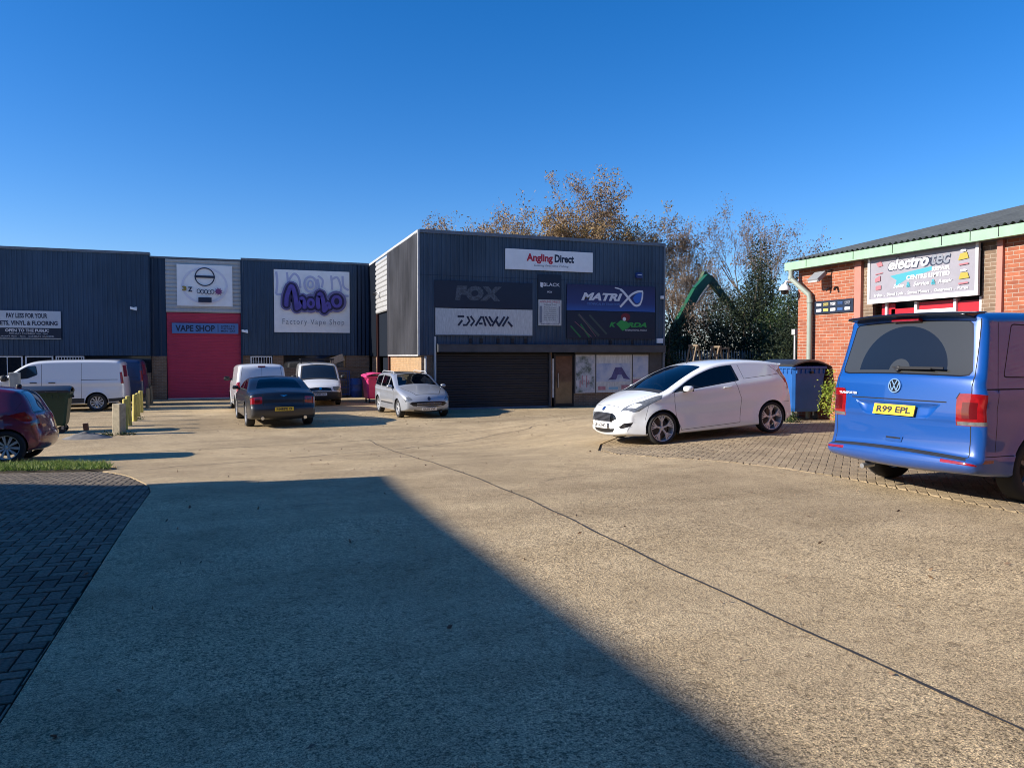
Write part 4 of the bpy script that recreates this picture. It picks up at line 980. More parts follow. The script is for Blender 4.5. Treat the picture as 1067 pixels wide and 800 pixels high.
def wheel(root,x,y,R_,rim,w,style,out,m_rim=None,dirt=None):
    """out=+1/-1: side the wheel faces. part wheel > tyre, rim"""
    C=Vector((x,y,R_)); A=Vector((0,out,0)); mr=m_rim or M['alloy']
    mb=MB(); mb.lathe([(0,-.02),(rim*.72,-.02),(rim*.72,-.035),(0,-.035)],C,A,20)
    hub=mb.build('wheel',M['disc'],root,world=False)
    h=w/2
    pr=[(rim*.97,-h*.9),(R_*.9,-h),(R_*.965,-h*.88),(R_,-h*.6),(R_,h*.6),(R_*.965,h*.88),(R_*.9,h),(rim*1.03,h*.86),(rim*.99,h*.8)]
    MB().lathe(pr,C,A,36).build('tyre',M['tyre'],hub,smooth=True,world=False,sharp=50)
    mb=MB(); mb.lathe([(rim*.96,-h*.8),(rim*.93,h*.45),(rim*.97,h*.82),(rim*1.01,h*.86),(rim*1.01,h*.7)],C,A,36)
    def spoke(a,r0,r1,w0,w1,d0,d1,th=.022):
        ca,sa=math.cos(a),math.sin(a);u=Vector((ca,0,sa));t=Vector((-sa,0,ca))
        vs=[]
        for r,ww,d in((r0,w0,d0),((r0+r1)/2,(w0+w1)/2,(d0+d1)/2+.008),(r1,w1,d1)):
            for q in(-1,1):
                vs+=[C+u*r+t*ww/2*q*1.0+A*(d-th),C+u*r+t*ww/2*q*.72+A*d]
        fs=[]
        for k in range(2):
            b=4*k; fs+=[(b,b+1,b+5,b+4),(b+1,b+3,b+7,b+5),(b+3,b+2,b+6,b+7),(b+2,b,b+4,b+6)]
        mb.add(vs,fs)
    if style=='split5':
        for k in range(5):
            a=2*PI*k/5+.3
            for dlt in (-.17,.17): spoke(a+dlt*.25,rim*.16,rim*.55,.034,.024,h*.62,h*.66); 
            for dlt in (-.30,-.1,.1,.30):
                ca=a; r0=rim*.5; p0=C+Vector((math.cos(ca+dlt*.2),0,math.sin(ca+dlt*.2)))*r0+A*(h*.64); p1=C+Vector((math.cos(ca+dlt),0,math.sin(ca+dlt)))*rim*.96+A*(h*.72)
                mb.bar(p0,p1,.018,.022,up=A)
    elif style=='multi':
        for k in range(10):
            a=2*PI*k/10+.1
            for dlt in(-.07,.07): spoke(a+dlt,rim*.2,rim*.95,.022,.026,h*.55,h*.72)
    elif style=='five':
        for k in range(5):
            a=2*PI*k/5+.2; spoke(a,rim*.12,rim*.96,.08,.05,h*.55,h*.7)
    elif style=='cover':
        mb.lathe([(0,h*.72),(rim*.25,h*.72),(rim*.9,h*.6),(rim*.95,h*.5)],C,A,24)
        for k in range(12): spoke(2*PI*k/12,rim*.28,rim*.9,.022,.03,h*.75,h*.68)
    else:
        for k in range(7): spoke(2*PI*k/7,rim*.15,rim*.96,.05,.035,h*.5,h*.7)
    mb.lathe([(0,h*.66),(rim*.1,h*.66),(rim*.16,h*.6),(rim*.2,h*.3)],C,A,20)
    MBr=mb.build('rim',mr,hub,smooth=True,world=False,sharp=35)
    if style=='cover': pass
    return hub
def mirror(root,x,y,z,m,s_=1.0,h=.13):
    sg=1 if y>0 else -1; mb=MB()
    mb.sell((x,y+sg*.12*s_,z+.0),.085*s_,.10*s_,h*.42*s_,.7)
    o=mb.build('mirror',m,root,smooth=True,world=False,sharp=70)
    mb=MB(); mb.tube([(x+.02,y-sg*.05,z-.05),(x+.01,y+sg*.07,z-.03)],.028); mb.build('arm',M['plastic'],o,world=False)
    mb=MB(); mb.obox((x-.064*s_,y+sg*.12*s_,z+.0),(1,0,0),(0,1,0),(0,0,1),.004,.085*s_,h*.38*s_); mb.build('glass',M['screen'],o,world=False)
    return o
def seam(pts,w=.008,**k):
    out=[]
    for i in range(len(pts)-1):
        a,b=Vector(pts[i]),Vector(pts[i+1]);d=(b-a).normalized();n=Vector((-d.y,d.x))*w/2
        a=a-d*w/2;b=b+d*w/2
        out.append(dict(name='#mat',mat=M['gap'],pts=[tuple(a+n),tuple(b+n),tuple(b-n),tuple(a-n)],**k))
    return out
def place(root,X,Y,yaw,wb=2.6):
    c,s_=math.cos(yaw),math.sin(yaw); zf=gz(X+c*wb/2,Y+s_*wb/2)+.006; zr=gz(X-c*wb/2,Y-s_*wb/2)+.006
    zl=gz(X-s_*.8,Y+c*.8)+.006;zR=gz(X+s_*.8,Y-c*.8)+.006
    pitch=-math.atan2(zf-zr,wb); roll=math.atan2(zl-zR,1.6)
    root.location=(X,Y,(zf+zr+zl+zR)/4); root.rotation_euler=(roll,pitch,yaw)
def hw(wmax,zb,tumble,xf,kf,xr,kr,L,low=.04,archs=(),zb1=None):
    """half width field: tumblehome above the belt, plan taper at both ends, tuck under, arch flares"""
    def W(x,z):
        zz=zb if zb1 is None else zb+(zb1-zb)*x/L
        w=wmax
        if z>zz: 
            d=z-zz; w-=tumble*d+ .012*min(1,d/.05)
        else:
            d=(zz-z)/zz; w-= low*max(0,d-.45)**2*4
            w-=.010*math.exp(-((z-zz+.16)/.07)**2)
        if x>xf: w-=kf*((x-xf)/(L-xf))**2.4
        if x<xr: w-=kr*((xr-x)/xr)**2.4
        for ax,az,ar in archs:
            d=math.hypot(x-ax,z-az)-ar
            if d>-.08: w+=.018*math.exp(-(max(0,d)/.06)**2)
        return w
    return W
def P2(name,m,pts,**k): return dict(name=name,mat=m,pts=pts,**k)
def win_pair(name,pts,trim=.022,rad=.04,glass=None,sm=None,**k):
    o=round_poly(pts,rad); 
    return [P2('#mat',sm or M['plastic'],o,**k),P2(name,glass or M['glass'],round_poly(inset_poly(pts,trim),rad*.8),**k)]
# ------------------------------------------------------------------ 1. blue van (rear view, near right)
def blue_van():
    L=4.90; root=empty('parked_van',(0,0,0),'bright blue van parked at the right edge, rear towards us with yellow plate R99 EPL','van',world=False)
    ar=[(.99,.34,.40),(3.99,.34,.40)]
    base=hw(.952,1.12,.135,4.2,.22,.32,.07,L,archs=ar)
    def W(x,z):
        w=base(x,z)
        if z<.52: w+=.012*ss((.52-z)/.03)
        return w
    sil=[(4.5,.22,.04,.02),(4.78,.24,.06,.06),(4.88,.4,.08,.12),(4.90,.6,.08,.14),(4.86,.85,.08,.12),(4.72,1.0,.08,.1),(4.3,1.14,.08,.06),(4.0,1.2,.06,.08),(3.3,1.72,.06,.08),(3.05,1.86,.08,.06),(2.6,1.94,.09,.05),(1.4,1.985,.09,.05),(.55,1.975,.09,.05),(.36,1.955,.08,.05),(.30,1.925,.07,.05),(.29,1.88,.06,.06),(.16,1.33,.06,.07),(.115,1.27,.07,.07),(.10,1.1,.08,.07),(.085,.85,.08,.07),(.10,.82,.08,.07),(.10,.56,.07,.07),(.07,.51,.07,.07),(.0,.495,.06,.08),(-.02,.44,.06,.08),(-.02,.38,.06,.08),(.03,.32,.05,.07),(.12,.29,.05,.04),(.5,.26,.04,.02),(1.6,.24,.04,.02),(3.3,.24,.04,.02)]
    BP=paint('vivid blue metallic paint',(.001,.066,.30),.12,.32,.8)
    G=glassm('dusty rear glass',(.040,.042,.040),.14,.3); GC=glassm('wiped rear glass',(.008,.009,.010),.05,.4)
    m=dict(paint=BP)
    fl=(0,1)
    band=[P2('tailgate',BP,round_poly([(1.91,-.2),(1.91,.80),(1.25,.845),(.66,.85),(.52,.84),(.52,-.2)],.03),kind='R',center=True)]
    band+= [P2('#mat',M['gap'],[(1.905,.79),(1.25,.838),(1.25,.848),(1.905,.80)],kind='R'),P2('#mat',M['gap'],[(1.25,.838),(.52,.838),(.52,.848),(1.25,.848)],kind='R'),P2('#mat',M['gap'],[(.52,-.1),(.52,.84),(.512,.84),(.512,-.1)],kind='R'),
      P2('#mat',M['gap'],[(1.035,-.1),(1.035,.60),(1.022,.60),(1.022,-.1)],kind='R')]
    band+=[P2('tailgate>window_seal',M['blackg'],[(1.875,-.2),(1.875,.69),(1.84,.73),(1.36,.81),(1.315,.785),(1.30,.70),(1.30,-.2)],kind='R',center=True),
      P2('tailgate>rear_window',G,[(1.862,-.2),(1.862,.68),(1.83,.715),(1.365,.795),(1.33,.775),(1.315,.70),(1.315,-.2)],kind='R',center=True)]
    arc=[(1.345+.475*math.sin(a),.55*math.cos(a)) for a in [PI/2*i/12 for i in range(13)]]
    band+=[P2('tailgate>rear_window',GC,[(1.345,-.2)]+[(1.345,.55)]+arc[1:]+[(1.82,-.2)],kind='R',center=True),
      P2('tailgate>rear_window',G,[(1.345,-.2)]+[(1.345+.12*math.sin(a),.13*math.cos(a)) for a in [PI/2*i/6 for i in range(7)]]+[(1.465,-.2)],kind='R',center=True)]
    band+=[P2('number_recess',BP,[(1.02,-.2),(1.02,.55),(.985,.53),(.84,.40),(.825,.36),(.825,-.2)],kind='R',center=True)]
    lp=[(1.125,.73),(1.13,.78),(1.13,1.2),(.80,1.2),(.80,.70),(1.07,.70)]
    band+=[P2('tail_light',M['redlamp'],lp,kind='R'),P2('#mat',M['gap'],[(1.07,.69),(1.135,.725),(1.135,.735),(1.07,.70)],kind='R'),
      P2('tail_light>reverse_lamp',M['clearlamp'],[(.84,.71),(.84,.95),(.805,.95),(.805,.71)],kind='R'),P2('tail_light>dark_lens',M['reddark'],[(1.04,.76),(1.04,.90),(.87,.90),(.87,.76)],kind='R'),
      P2('reflector',M['redlamp'],[(.475,.62),(.475,1.2),(.437,1.2),(.437,.62)],kind='R'),P2('bumper_top',M['plastic'],[(.512,-.2),(.512,.83),(.492,.86),(.492,-.2)],kind='R',center=True),
      P2('windscreen',M['screen'],[(4.02,-.2),(4.02,.76),(3.25,.70),(3.2,.66),(3.2,-.2)],kind='T',center=True),
      P2('grille',M['blackg'],[(.95,-.2),(.95,.5),(.75,.55),(.7,-.2)],kind='F',center=True),P2('headlight',M['clearlamp'],[(.92,.6),(.98,.95),(.78,.95),(.75,.6)],kind='F')]
    side=[P2('tail_light',M['redlamp'],[(0,.80),(.215,.80),(.20,1.135),(0,1.135)]),P2('reflector',M['redlamp'],[(0,.435),(.33,.44),(.33,.47),(0,.475)])]
    side+=seam([(.36,.55),(.40,1.13),(.52,1.86)])+seam([(.05,1.165),(3.0,1.165),(3.9,1.13)],.014)+seam([(1.62,.36),(1.62,1.9)])+seam([(2.78,.36),(2.78,1.86)])+seam([(3.85,.6),(3.8,1.2)])+seam([(.0,.505),(.60,.505)],.008)
    side+=win_pair('side_window',[(.50,1.28),(1.52,1.26),(1.52,1.80),(.70,1.82)],glass=BP,trim=.012,sm=M['gap'])+win_pair('side_window',[(1.72,1.26),(2.68,1.25),(2.68,1.80),(1.72,1.81)])+win_pair('side_window',[(2.86,1.2),(3.75,1.17),(3.15,1.72),(2.86,1.78)])
    rp=[(1.02,-.2),(1.02,.55),(.985,.53),(.84,.40),(.825,.36),(.825,-.2)]; ri=inset_poly(rp,.022); ri=[(a,max(-.3,b)) for a,b in ri]; ri[0]=(ri[0][0],-.2);ri[-1]=(ri[-1][0],-.2)
    band.append(P2('number_recess',BP,ri,kind='R',center=True))
    def dent(x,z,y): return .035*min(1,(1.02-z)/.02) *min(1,max(0,(z-.825)/.10)) if (x<1 and inpoly(z,abs(y),ri)) else 0
    B=Body(sil,W,ar,L,side,band,m,root,dent=dent)
    # spoiler, wiper, badge, lettering, handle, exhaust
    mb=MB()
    V=[];yy=[-.74,-.66,-.4,0,.4,.66,.74]
    for y in yy:
        e=1-(abs(y)/.80)**6
        bow=.045*(1-(y/.8)**2)
        V+=[(.52-L/2,y,1.975-.035*(y/.8)**2),(.20-bow-L/2,y,1.955-.03*(y/.8)**2),(.185-bow-L/2,y,1.93-.03*(y/.8)**2),(.33-L/2,y,1.90-.03*(y/.8)**2)]
    F=[]
    for i in range(len(yy)-1):
        for j in range(4): F.append((4*i+j,4*i+(j+1)%4,4*i+4+(j+1)%4,4*i+4+j))
    F+=[(0,3,2,1),tuple(4*(len(yy)-1)+j for j in(0,1,2,3))]
    mb.add(V,F); mb.build('spoiler',M['blackg'],root,smooth=True,world=False,bevel=.01)
    O,Rv,U,Nv=B.frame('R',1.862)
    MB().obox(O+Nv*.03+U*.012,Rv,U,Nv,.17,.014,.03).build('brake_light',M['redlamp'],root,world=False)
    O,Rv,U,Nv=B.frame('R',1.352)
    wp=MB(); wp.lathe([(0,.045),(.03,.04),(.036,0)],O+Nv*.0,Nv,14); w=wp.build('wiper',M['black'],root,world=False)
    mb=MB(); mb.bar(O+Nv*.04,O+Nv*.04+Rv*.42+U*.0,.02,.014); mb.bar(O+Nv*.03+Rv*-.06+U*.015,O+Nv*.03+Rv*.55+U*.012,.012,.02); mb.build('blade',M['black'],w,world=False)
    O,Rv,U,Nv=B.frame('R',1.175)
    mb=MB(); mb.lathe([(.078,0),(.078,.012),(.066,.012),(.066,0)],O+Nv*.004,Nv,32); 
    bg=mb.build('emblem',M['chrome'],root,smooth=False,world=False)
    MB().lathe([(0,.006),(.067,.006),(.067,0)],O+Nv*.002,Nv,28).build('backing',M['blackg'],bg,world=False)
    mb=MB()
    def sg(a,b): mb.bar(O+Nv*.014+Rv*a[0]+U*a[1],O+Nv*.014+Rv*b[0]+U*b[1],.012,.006,up=Nv)
    for a,b in (((-.032,.055),(-.002,-.002+.008)),((.032,.055),(.002,.006)),((-.058,.03),(-.027,-.055)),((-.027,-.055),(0,.0)),((0,0),(.027,-.055)),((.027,-.055),(.058,.03))): sg(a,b)
    mb.build('monogram',M['chrome'],bg,world=False)
    O,Rv,U,Nv=B.frame('R',1.075,.66)
    mb=MB(); put_text(mb,'TRANSPORTER',-.14,.15,-.014,.014,0,bold=.03,frame=(O+Nv*.010,Rv,U,Nv)); mb.build('lettering',M['clearlamp2'],root,world=False,merge=False)
    B.plate('R',.905,0,'R99 EPL',M['plate_y'],.52,.115,.03)
    O,Rv,U,Nv=B.frame('R',.60)
    mb=MB(); mb.prism([(-.12,.035),(.12,.035),(.10,-.03),(-.10,-.03)],O+Nv*.002,Rv,U,Nv*.006); h=mb.build('handle',BP,root,world=False,bevel=.004)
    MB().obox(O+Nv*.009+U*.012,Rv,U,Nv,.09,.008,.003).build('grip',M['gap'],h,world=False)
    for x in(.99,3.99):
        for o in(1,-1): wheel(root,x-L/2,o*.835,.345,.225,.215,'five',o,M['alloy_d'])
    MB().tube([(.3-L/2,.45,.25),(-.02+.15-L/2,.45,.24)],.03).build('exhaust',M['steel'],root,world=False)
    MB().box(.6-L/2,4.2-L/2,-.7,.7,.27,.34).build('underbody',M['gap'],root,world=False)
    for o in(1,-1): mirror(root,3.7-L/2,o*.95,1.28,BP,1.2,.2)
    place(root,9.03,6.29,R(2),3.0); return root
# ------------------------------------------------------------------ 2. white three-door car-van
def white_hatch():
    L=3.98; root=empty('parked_car',(0,0,0),'white three door van version hatchback with twin spoke alloys in the middle of the yard','car',world=False)
    ar=[(.70,.30,.345),(3.16,.30,.345)]
    base=hw(.862,1.04,.34,3.1,.30,.75,.16,L,low=.05,archs=ar,zb1=.90)
    def W(x,z):
        w=base(x,z); zc=.62+.10*(1-x/L)+.16*(1-x/L)
        w+=.010*math.exp(-((z-(.80+.10*(1-x/L)))/.03)**2)-.012*math.exp(-((z-.52)/.12)**2)
        if z<.30 and .9<x<3.0: w+=.016
        return w
    sil=[(3.3,.17,.03,.01),(3.74,.15,.04,.05),(3.90,.17,.04,.11),(3.95,.24,.05,.16),(3.975,.38,.06,.20),(3.965,.52,.08,.20),(3.93,.64,.09,.18),(3.85,.74,.10,.14),(3.66,.83,.10,.09),(3.35,.92,.08,.06),(3.12,.975,.06,.05),(2.98,1.025,.045,.06),(2.52,1.255,.04,.055),(2.12,1.395,.045,.055),(1.8,1.46,.06,.045),(1.3,1.475,.06,.045),(.8,1.445,.06,.045),(.42,1.385,.06,.05),(.26,1.35,.05,.05),(.24,1.325,.05,.05),(.33,1.29,.05,.07),(.18,1.05,.06,.10),(.11,.95,.07,.11),(.07,.80,.08,.12),(.02,.66,.08,.13),(.0,.52,.08,.14),(.02,.34,.07,.13),(.08,.24,.05,.09),(.25,.19,.04,.02),(1.2,.17,.03,.01),(2.5,.165,.03,.01)]
    WP=paint('white paint',(.78,.81,.82),0,.35)
    zt=1.04
    side=[P2('door',WP,[(1.47,.26),(2.78,.22),(2.86,.5),(2.90,.94),(2.66,1.15),(2.20,1.33),(1.75,1.39),(1.42,1.385),(1.50,1.05),(1.40,.72)])]
    side+=seam([(1.47,.27),(1.40,.72),(1.52,1.06)])+seam([(2.78,.24),(2.87,.5),(2.89,.94)])+seam([(1.47,.27),(2.78,.24)])
    side+=[P2('#mat',M['blackg'],round_poly([(3.12,.91),(2.62,1.175),(2.2,1.335),(1.80,1.392),(1.52,1.392),(1.415,1.06)],.03)),
      P2('door>side_window',M['glass'],round_poly([(2.70,.972),(2.60,1.13),(2.20,1.308),(1.80,1.366),(1.56,1.370),(1.475,1.082)],.03)),
      P2('quarter_glass',M['glass'],[(3.02,.935),(2.77,.975),(2.67,1.105)])]
    side+=seam([(1.30,1.09),(1.38,1.38),(.70,1.34),(.44,1.14),(.70,1.12),(1.30,1.09)],.007)
    side+=seam([(.02,.55),(.38,.60)],.006)+seam([(3.50,.48),(3.42,.74)],.006)
    side+=[P2('headlight',M['clearlamp'],[(3.9,.66),(3.70,.665),(3.38,.79),(3.16,.89),(3.34,.875),(3.9,.745)]),
      P2('tail_light',M['redlamp'],[(.30,1.30),(.50,1.20),(.46,1.12),(.34,.96),(.18,.86),(0,.86),(.0,1.1)])]
    side+=seam([(3.50,.17),(3.50,.36)],.006)
    band=[P2('bonnet',WP,[(3.80,-.2),(3.78,.42),(3.4,.605),(3.14,.685),(3.14,-.2)],kind='T',center=True),
      P2('#mat',M['gap'],[(3.785,.415),(3.4,.60),(3.14,.68),(3.14,.69),(3.4,.61),(3.785,.425)],kind='T'),P2('#mat',M['gap'],[(.748,-.1),(.748,.44),(.742,.44),(.742,-.1)],kind='F'),
      P2('windscreen',M['plastic'],[(3.15,-.2),(3.15,.74),(3.0,.72),(2.98,-.2)],kind='T',center=True),
      P2('windscreen>glass',M['screen'],[(3.03,-.2),(3.03,.72),(2.5,.655),(2.14,.59),(2.09,.52),(2.08,-.2)],kind='T',center=True),
      P2('grille',M['blackg'],[(.62,-.2),(.62,.33),(.585,.42),(.52,.45),(.455,.33),(.445,-.2)],kind='F',center=True),
      P2('lower_intake',M['black'],[(.31,-.2),(.31,.40),(.24,.34),(.235,-.2)],kind='F',center=True),
      P2('fog_light',M['blackg'],[(.45,.82),(.43,.62),(.33,.50),(.285,.56),(.30,.82)],kind='F'),
      P2('headlight',M['clearlamp'],[(3.90,.50),(3.80,.74),(3.55,.84),(3.20,.90),(3.14,.83),(3.50,.72),(3.78,.55)],kind='T'),P2('headlight>lamp_bowl',M['clearlamp2'],[(3.80,.60),(3.70,.74),(3.55,.78),(3.62,.66)],kind='T'),
      P2('rear_window',M['glass'],[(1.30,-.2),(1.30,.5),(1.05,.58),(1.02,-.2)],kind='R',center=True),
      P2('tail_light',M['redlamp'],[(1.28,.60),(1.28,.9),(.90,.9),(.92,.70),(1.1,.62)],kind='R')]
    for d in side+band:
        if d['name'] in('windscreen>glass','door>side_window','quarter_glass'): d['mat']=M['clear']
    interior(root,L,.75,3.0,.74,.92,[1.95],1.56,2.55,1.38)
    B=Body(sil,W,ar,L,side,band,dict(paint=WP),root)
    O,Rv,U,Nv=B.frame('F',.535)
    mb=MB()
    for i in range(-3,4): mb.obox(O+U*i*.023-Nv*.002,Rv,U,Nv,.34,.005,.006)
    for i in range(-8,9): mb.obox(O+Rv*i*.04-Nv*.002,Rv,U,Nv,.004,.075,.005)
    mb.build('grille_mesh',M['alloy_d'],root,world=False)
    O,Rv,U,Nv=B.frame('F',.685); MB().lathe([(0,.006),(.045,.006),(.05,0)],O+Nv*.002,Nv,20).build('emblem',mat('dark blue badge',(.02,.04,.15),.2,coat=1),root,world=False)
    B.plate('F',.385,0,'GF14 XHO',M['plate_w'],.52,.112,.02)
    mb=MB()
    for sg in(1,-1):
        V=[]
        mb.prism([(3.60-L/2,.16),(3.95-L/2,.165),(3.97-L/2,.185),(3.60-L/2,.20)],(0,sg*.60,0),(1,0,0),(0,0,1),(0,sg*.17,0))
    pass
    for x in(.70,3.16):
        for o in(1,-1): wheel(root,x-L/2,o*.755,.302,.236,.205,'split5',o,M['alloy'])
    for o in(1,-1): mirror(root,2.66-L/2,o*.86,.99,WP,.95,.14)
    for o in(1,-1):
        mb=MB(); mb.tube([(1.62-L/2,o*(W(1.62,.92)+.012),.955),(1.70-L/2,o*(W(1.7,.92)+.03),.957),(1.80-L/2,o*(W(1.8,.92)+.012),.955)],.012); mb.build('handle',WP,root,smooth=True,world=False)
    MB().tube([(2.02-L/2,0,1.43),(1.82-L/2,0,1.62)],.006,6).build('aerial',M['black'],root,world=False)
    MB().box(.7-L/2,3.2-L/2,-.6,.6,.18,.26).build('underbody',M['gap'],root,world=False)
    place(root,8.41,12.71,R(181),2.49); return root
# ------------------------------------------------------------------ generic tools for the far cars
def car_wheels(root,xs,L,y,R_,rim,w,style,mr=None):
    for x in xs:
        for o in(1,-1): wheel(root,x-L/2,o*y,R_,rim,w,style,o,mr)
def silver_estate():
    L=4.42; root=empty('parked_estate',(0,0,0),'silver estate car with dark glass roof, nose towards us at the slate blue corner','car',world=False)
    ar=[(.86,.31,.355),(3.57,.31,.355)]
    base=hw(.875,.96,.30,3.6,.27,.6,.12,L,archs=ar,zb1=.90)
    sil=[(3.9,.2,.03,.02),(4.3,.2,.05,.10),(4.40,.32,.06,.17),(4.42,.5,.08,.18),(4.38,.68,.09,.16),(4.26,.80,.09,.12),(3.95,.92,.09,.08),(3.5,1.02,.08,.06),(3.15,1.10,.06,.1),(2.6,1.38,.06,.10),(2.3,1.49,.07,.07),(1.7,1.54,.07,.05),(.9,1.53,.07,.05),(.3,1.48,.06,.06),(.18,1.36,.06,.08),(.08,1.05,.06,.09),(.04,.9,.07,.1),(0,.6,.07,.12),(.0,.4,.07,.12),(.08,.25,.05,.08),(.3,.2,.03,.02),(2.2,.19,.03,.01)]
    SP=paint('silver paint',(.38,.40,.43),.35,.34)
    side=win_pair('side_window',[(3.02,1.0),(2.50,1.28),(2.28,1.36),(2.22,.99)])+win_pair('side_window',[(2.14,.99),(2.2,1.37),(1.30,1.41),(1.26,1.0)])+win_pair('side_window',[(1.18,1.0),(1.22,1.41),(.42,1.36),(.28,1.04)])
    side+=seam([(3.02,.25),(3.08,.95)])+seam([(2.18,.25),(2.18,.96)])+seam([(1.3,.96),(1.22,.6),(1.35,.3)])
    side+=[P2('headlight',M['clearlamp'],[(4.3,.62),(4.05,.68),(3.80,.84),(3.72,.92),(4.0,.88),(4.35,.78)]),P2('#mat',M['plastic'],[(1.3,.42),(2.95,.42),(2.95,.47),(1.3,.47)])]
    band=[P2('windscreen',M['screen'],[(3.12,-.2),(3.12,.70),(2.55,.60),(2.33,.54),(2.3,-.2)],kind='T',center=True),P2('glass_roof',M['blackg'],[(2.22,-.2),(2.22,.5),(.6,.52),(.6,-.2)],kind='T',center=True),
      P2('grille',M['blackg'],[(.58,-.2),(.58,.56),(.52,.66),(.40,.54),(.38,-.2)],kind='F',center=True),P2('lower_intake',M['black'],[(.25,-.2),(.26,.5),(.21,.5),(.21,-.2)],kind='F',center=True),
      P2('headlight',M['clearlamp'],[(.66,.55),(.80,.66),(.86,.95),(.70,.95),(.63,.72)],kind='F'),P2('#mat',M['gap'],[(4.22,-.1),(4.20,.4),(3.6,.66),(3.15,.72),(3.15,.73),(3.6,.675),(4.22,.41),(4.235,-.1)],kind='T'),
      P2('rear_window',M['glass'],[(1.40,-.2),(1.40,.5),(1.08,.6),(1.05,-.2)],kind='R',center=True),P2('tail_light',M['redlamp'],[(1.2,.66),(1.2,.9),(.8,.9),(.8,.7)],kind='R')]
    for d in side+band:
        if d['name'] in('windscreen','side_window','rear_window'): d['mat']=M['clear']
    interior(root,L,.5,3.1,.74,.95,[2.0,1.05],None,2.6,1.42)
    B=Body(sil,base,ar,L,side,band,dict(paint=SP),root)
    O,Rv,U,Nv=B.frame('F',.66); MB().prism([(-.05,-.05),(.02,-.06),(.05,-.02),(.04,.06),(-.02,.07),(-.055,.03)],O+Nv*.004,Rv,U,Nv*.01).build('emblem',M['ink'],root,world=False)
    B.plate('F',.33,0,'GU56 YXL',M['plate_w'],.52,.11,.025)
    O,Rv,U,Nv=B.frame('F',.47); mb=MB()
    for i in(-1,1): mb.obox(O+U*i*.035,Rv,U,Nv,.42,.006,.01)
    mb.build('grille_bar',M['alloy'],root,world=False)
    for o in(1,-1):
        mb=MB(); mb.tube([(2.2-L/2,o*.60,1.46),(2.05-L/2,o*.60,1.535),(.7-L/2,o*.60,1.55),(.5-L/2,o*.60,1.50)],.016); mb.build('roof_rail',M['alloy'],root,smooth=True,world=False)
        mirror(root,2.92-L/2,o*.87,1.04,SP,.95,.15)
    car_wheels(root,(.86,3.57),L,.77,.312,.205,.2,'five')
    MB().box(.7-L/2,3.7-L/2,-.65,.65,.22,.3).build('underbody',M['gap'],root,world=False)
    place(root,5.83,26.75,R(-86),2.7)
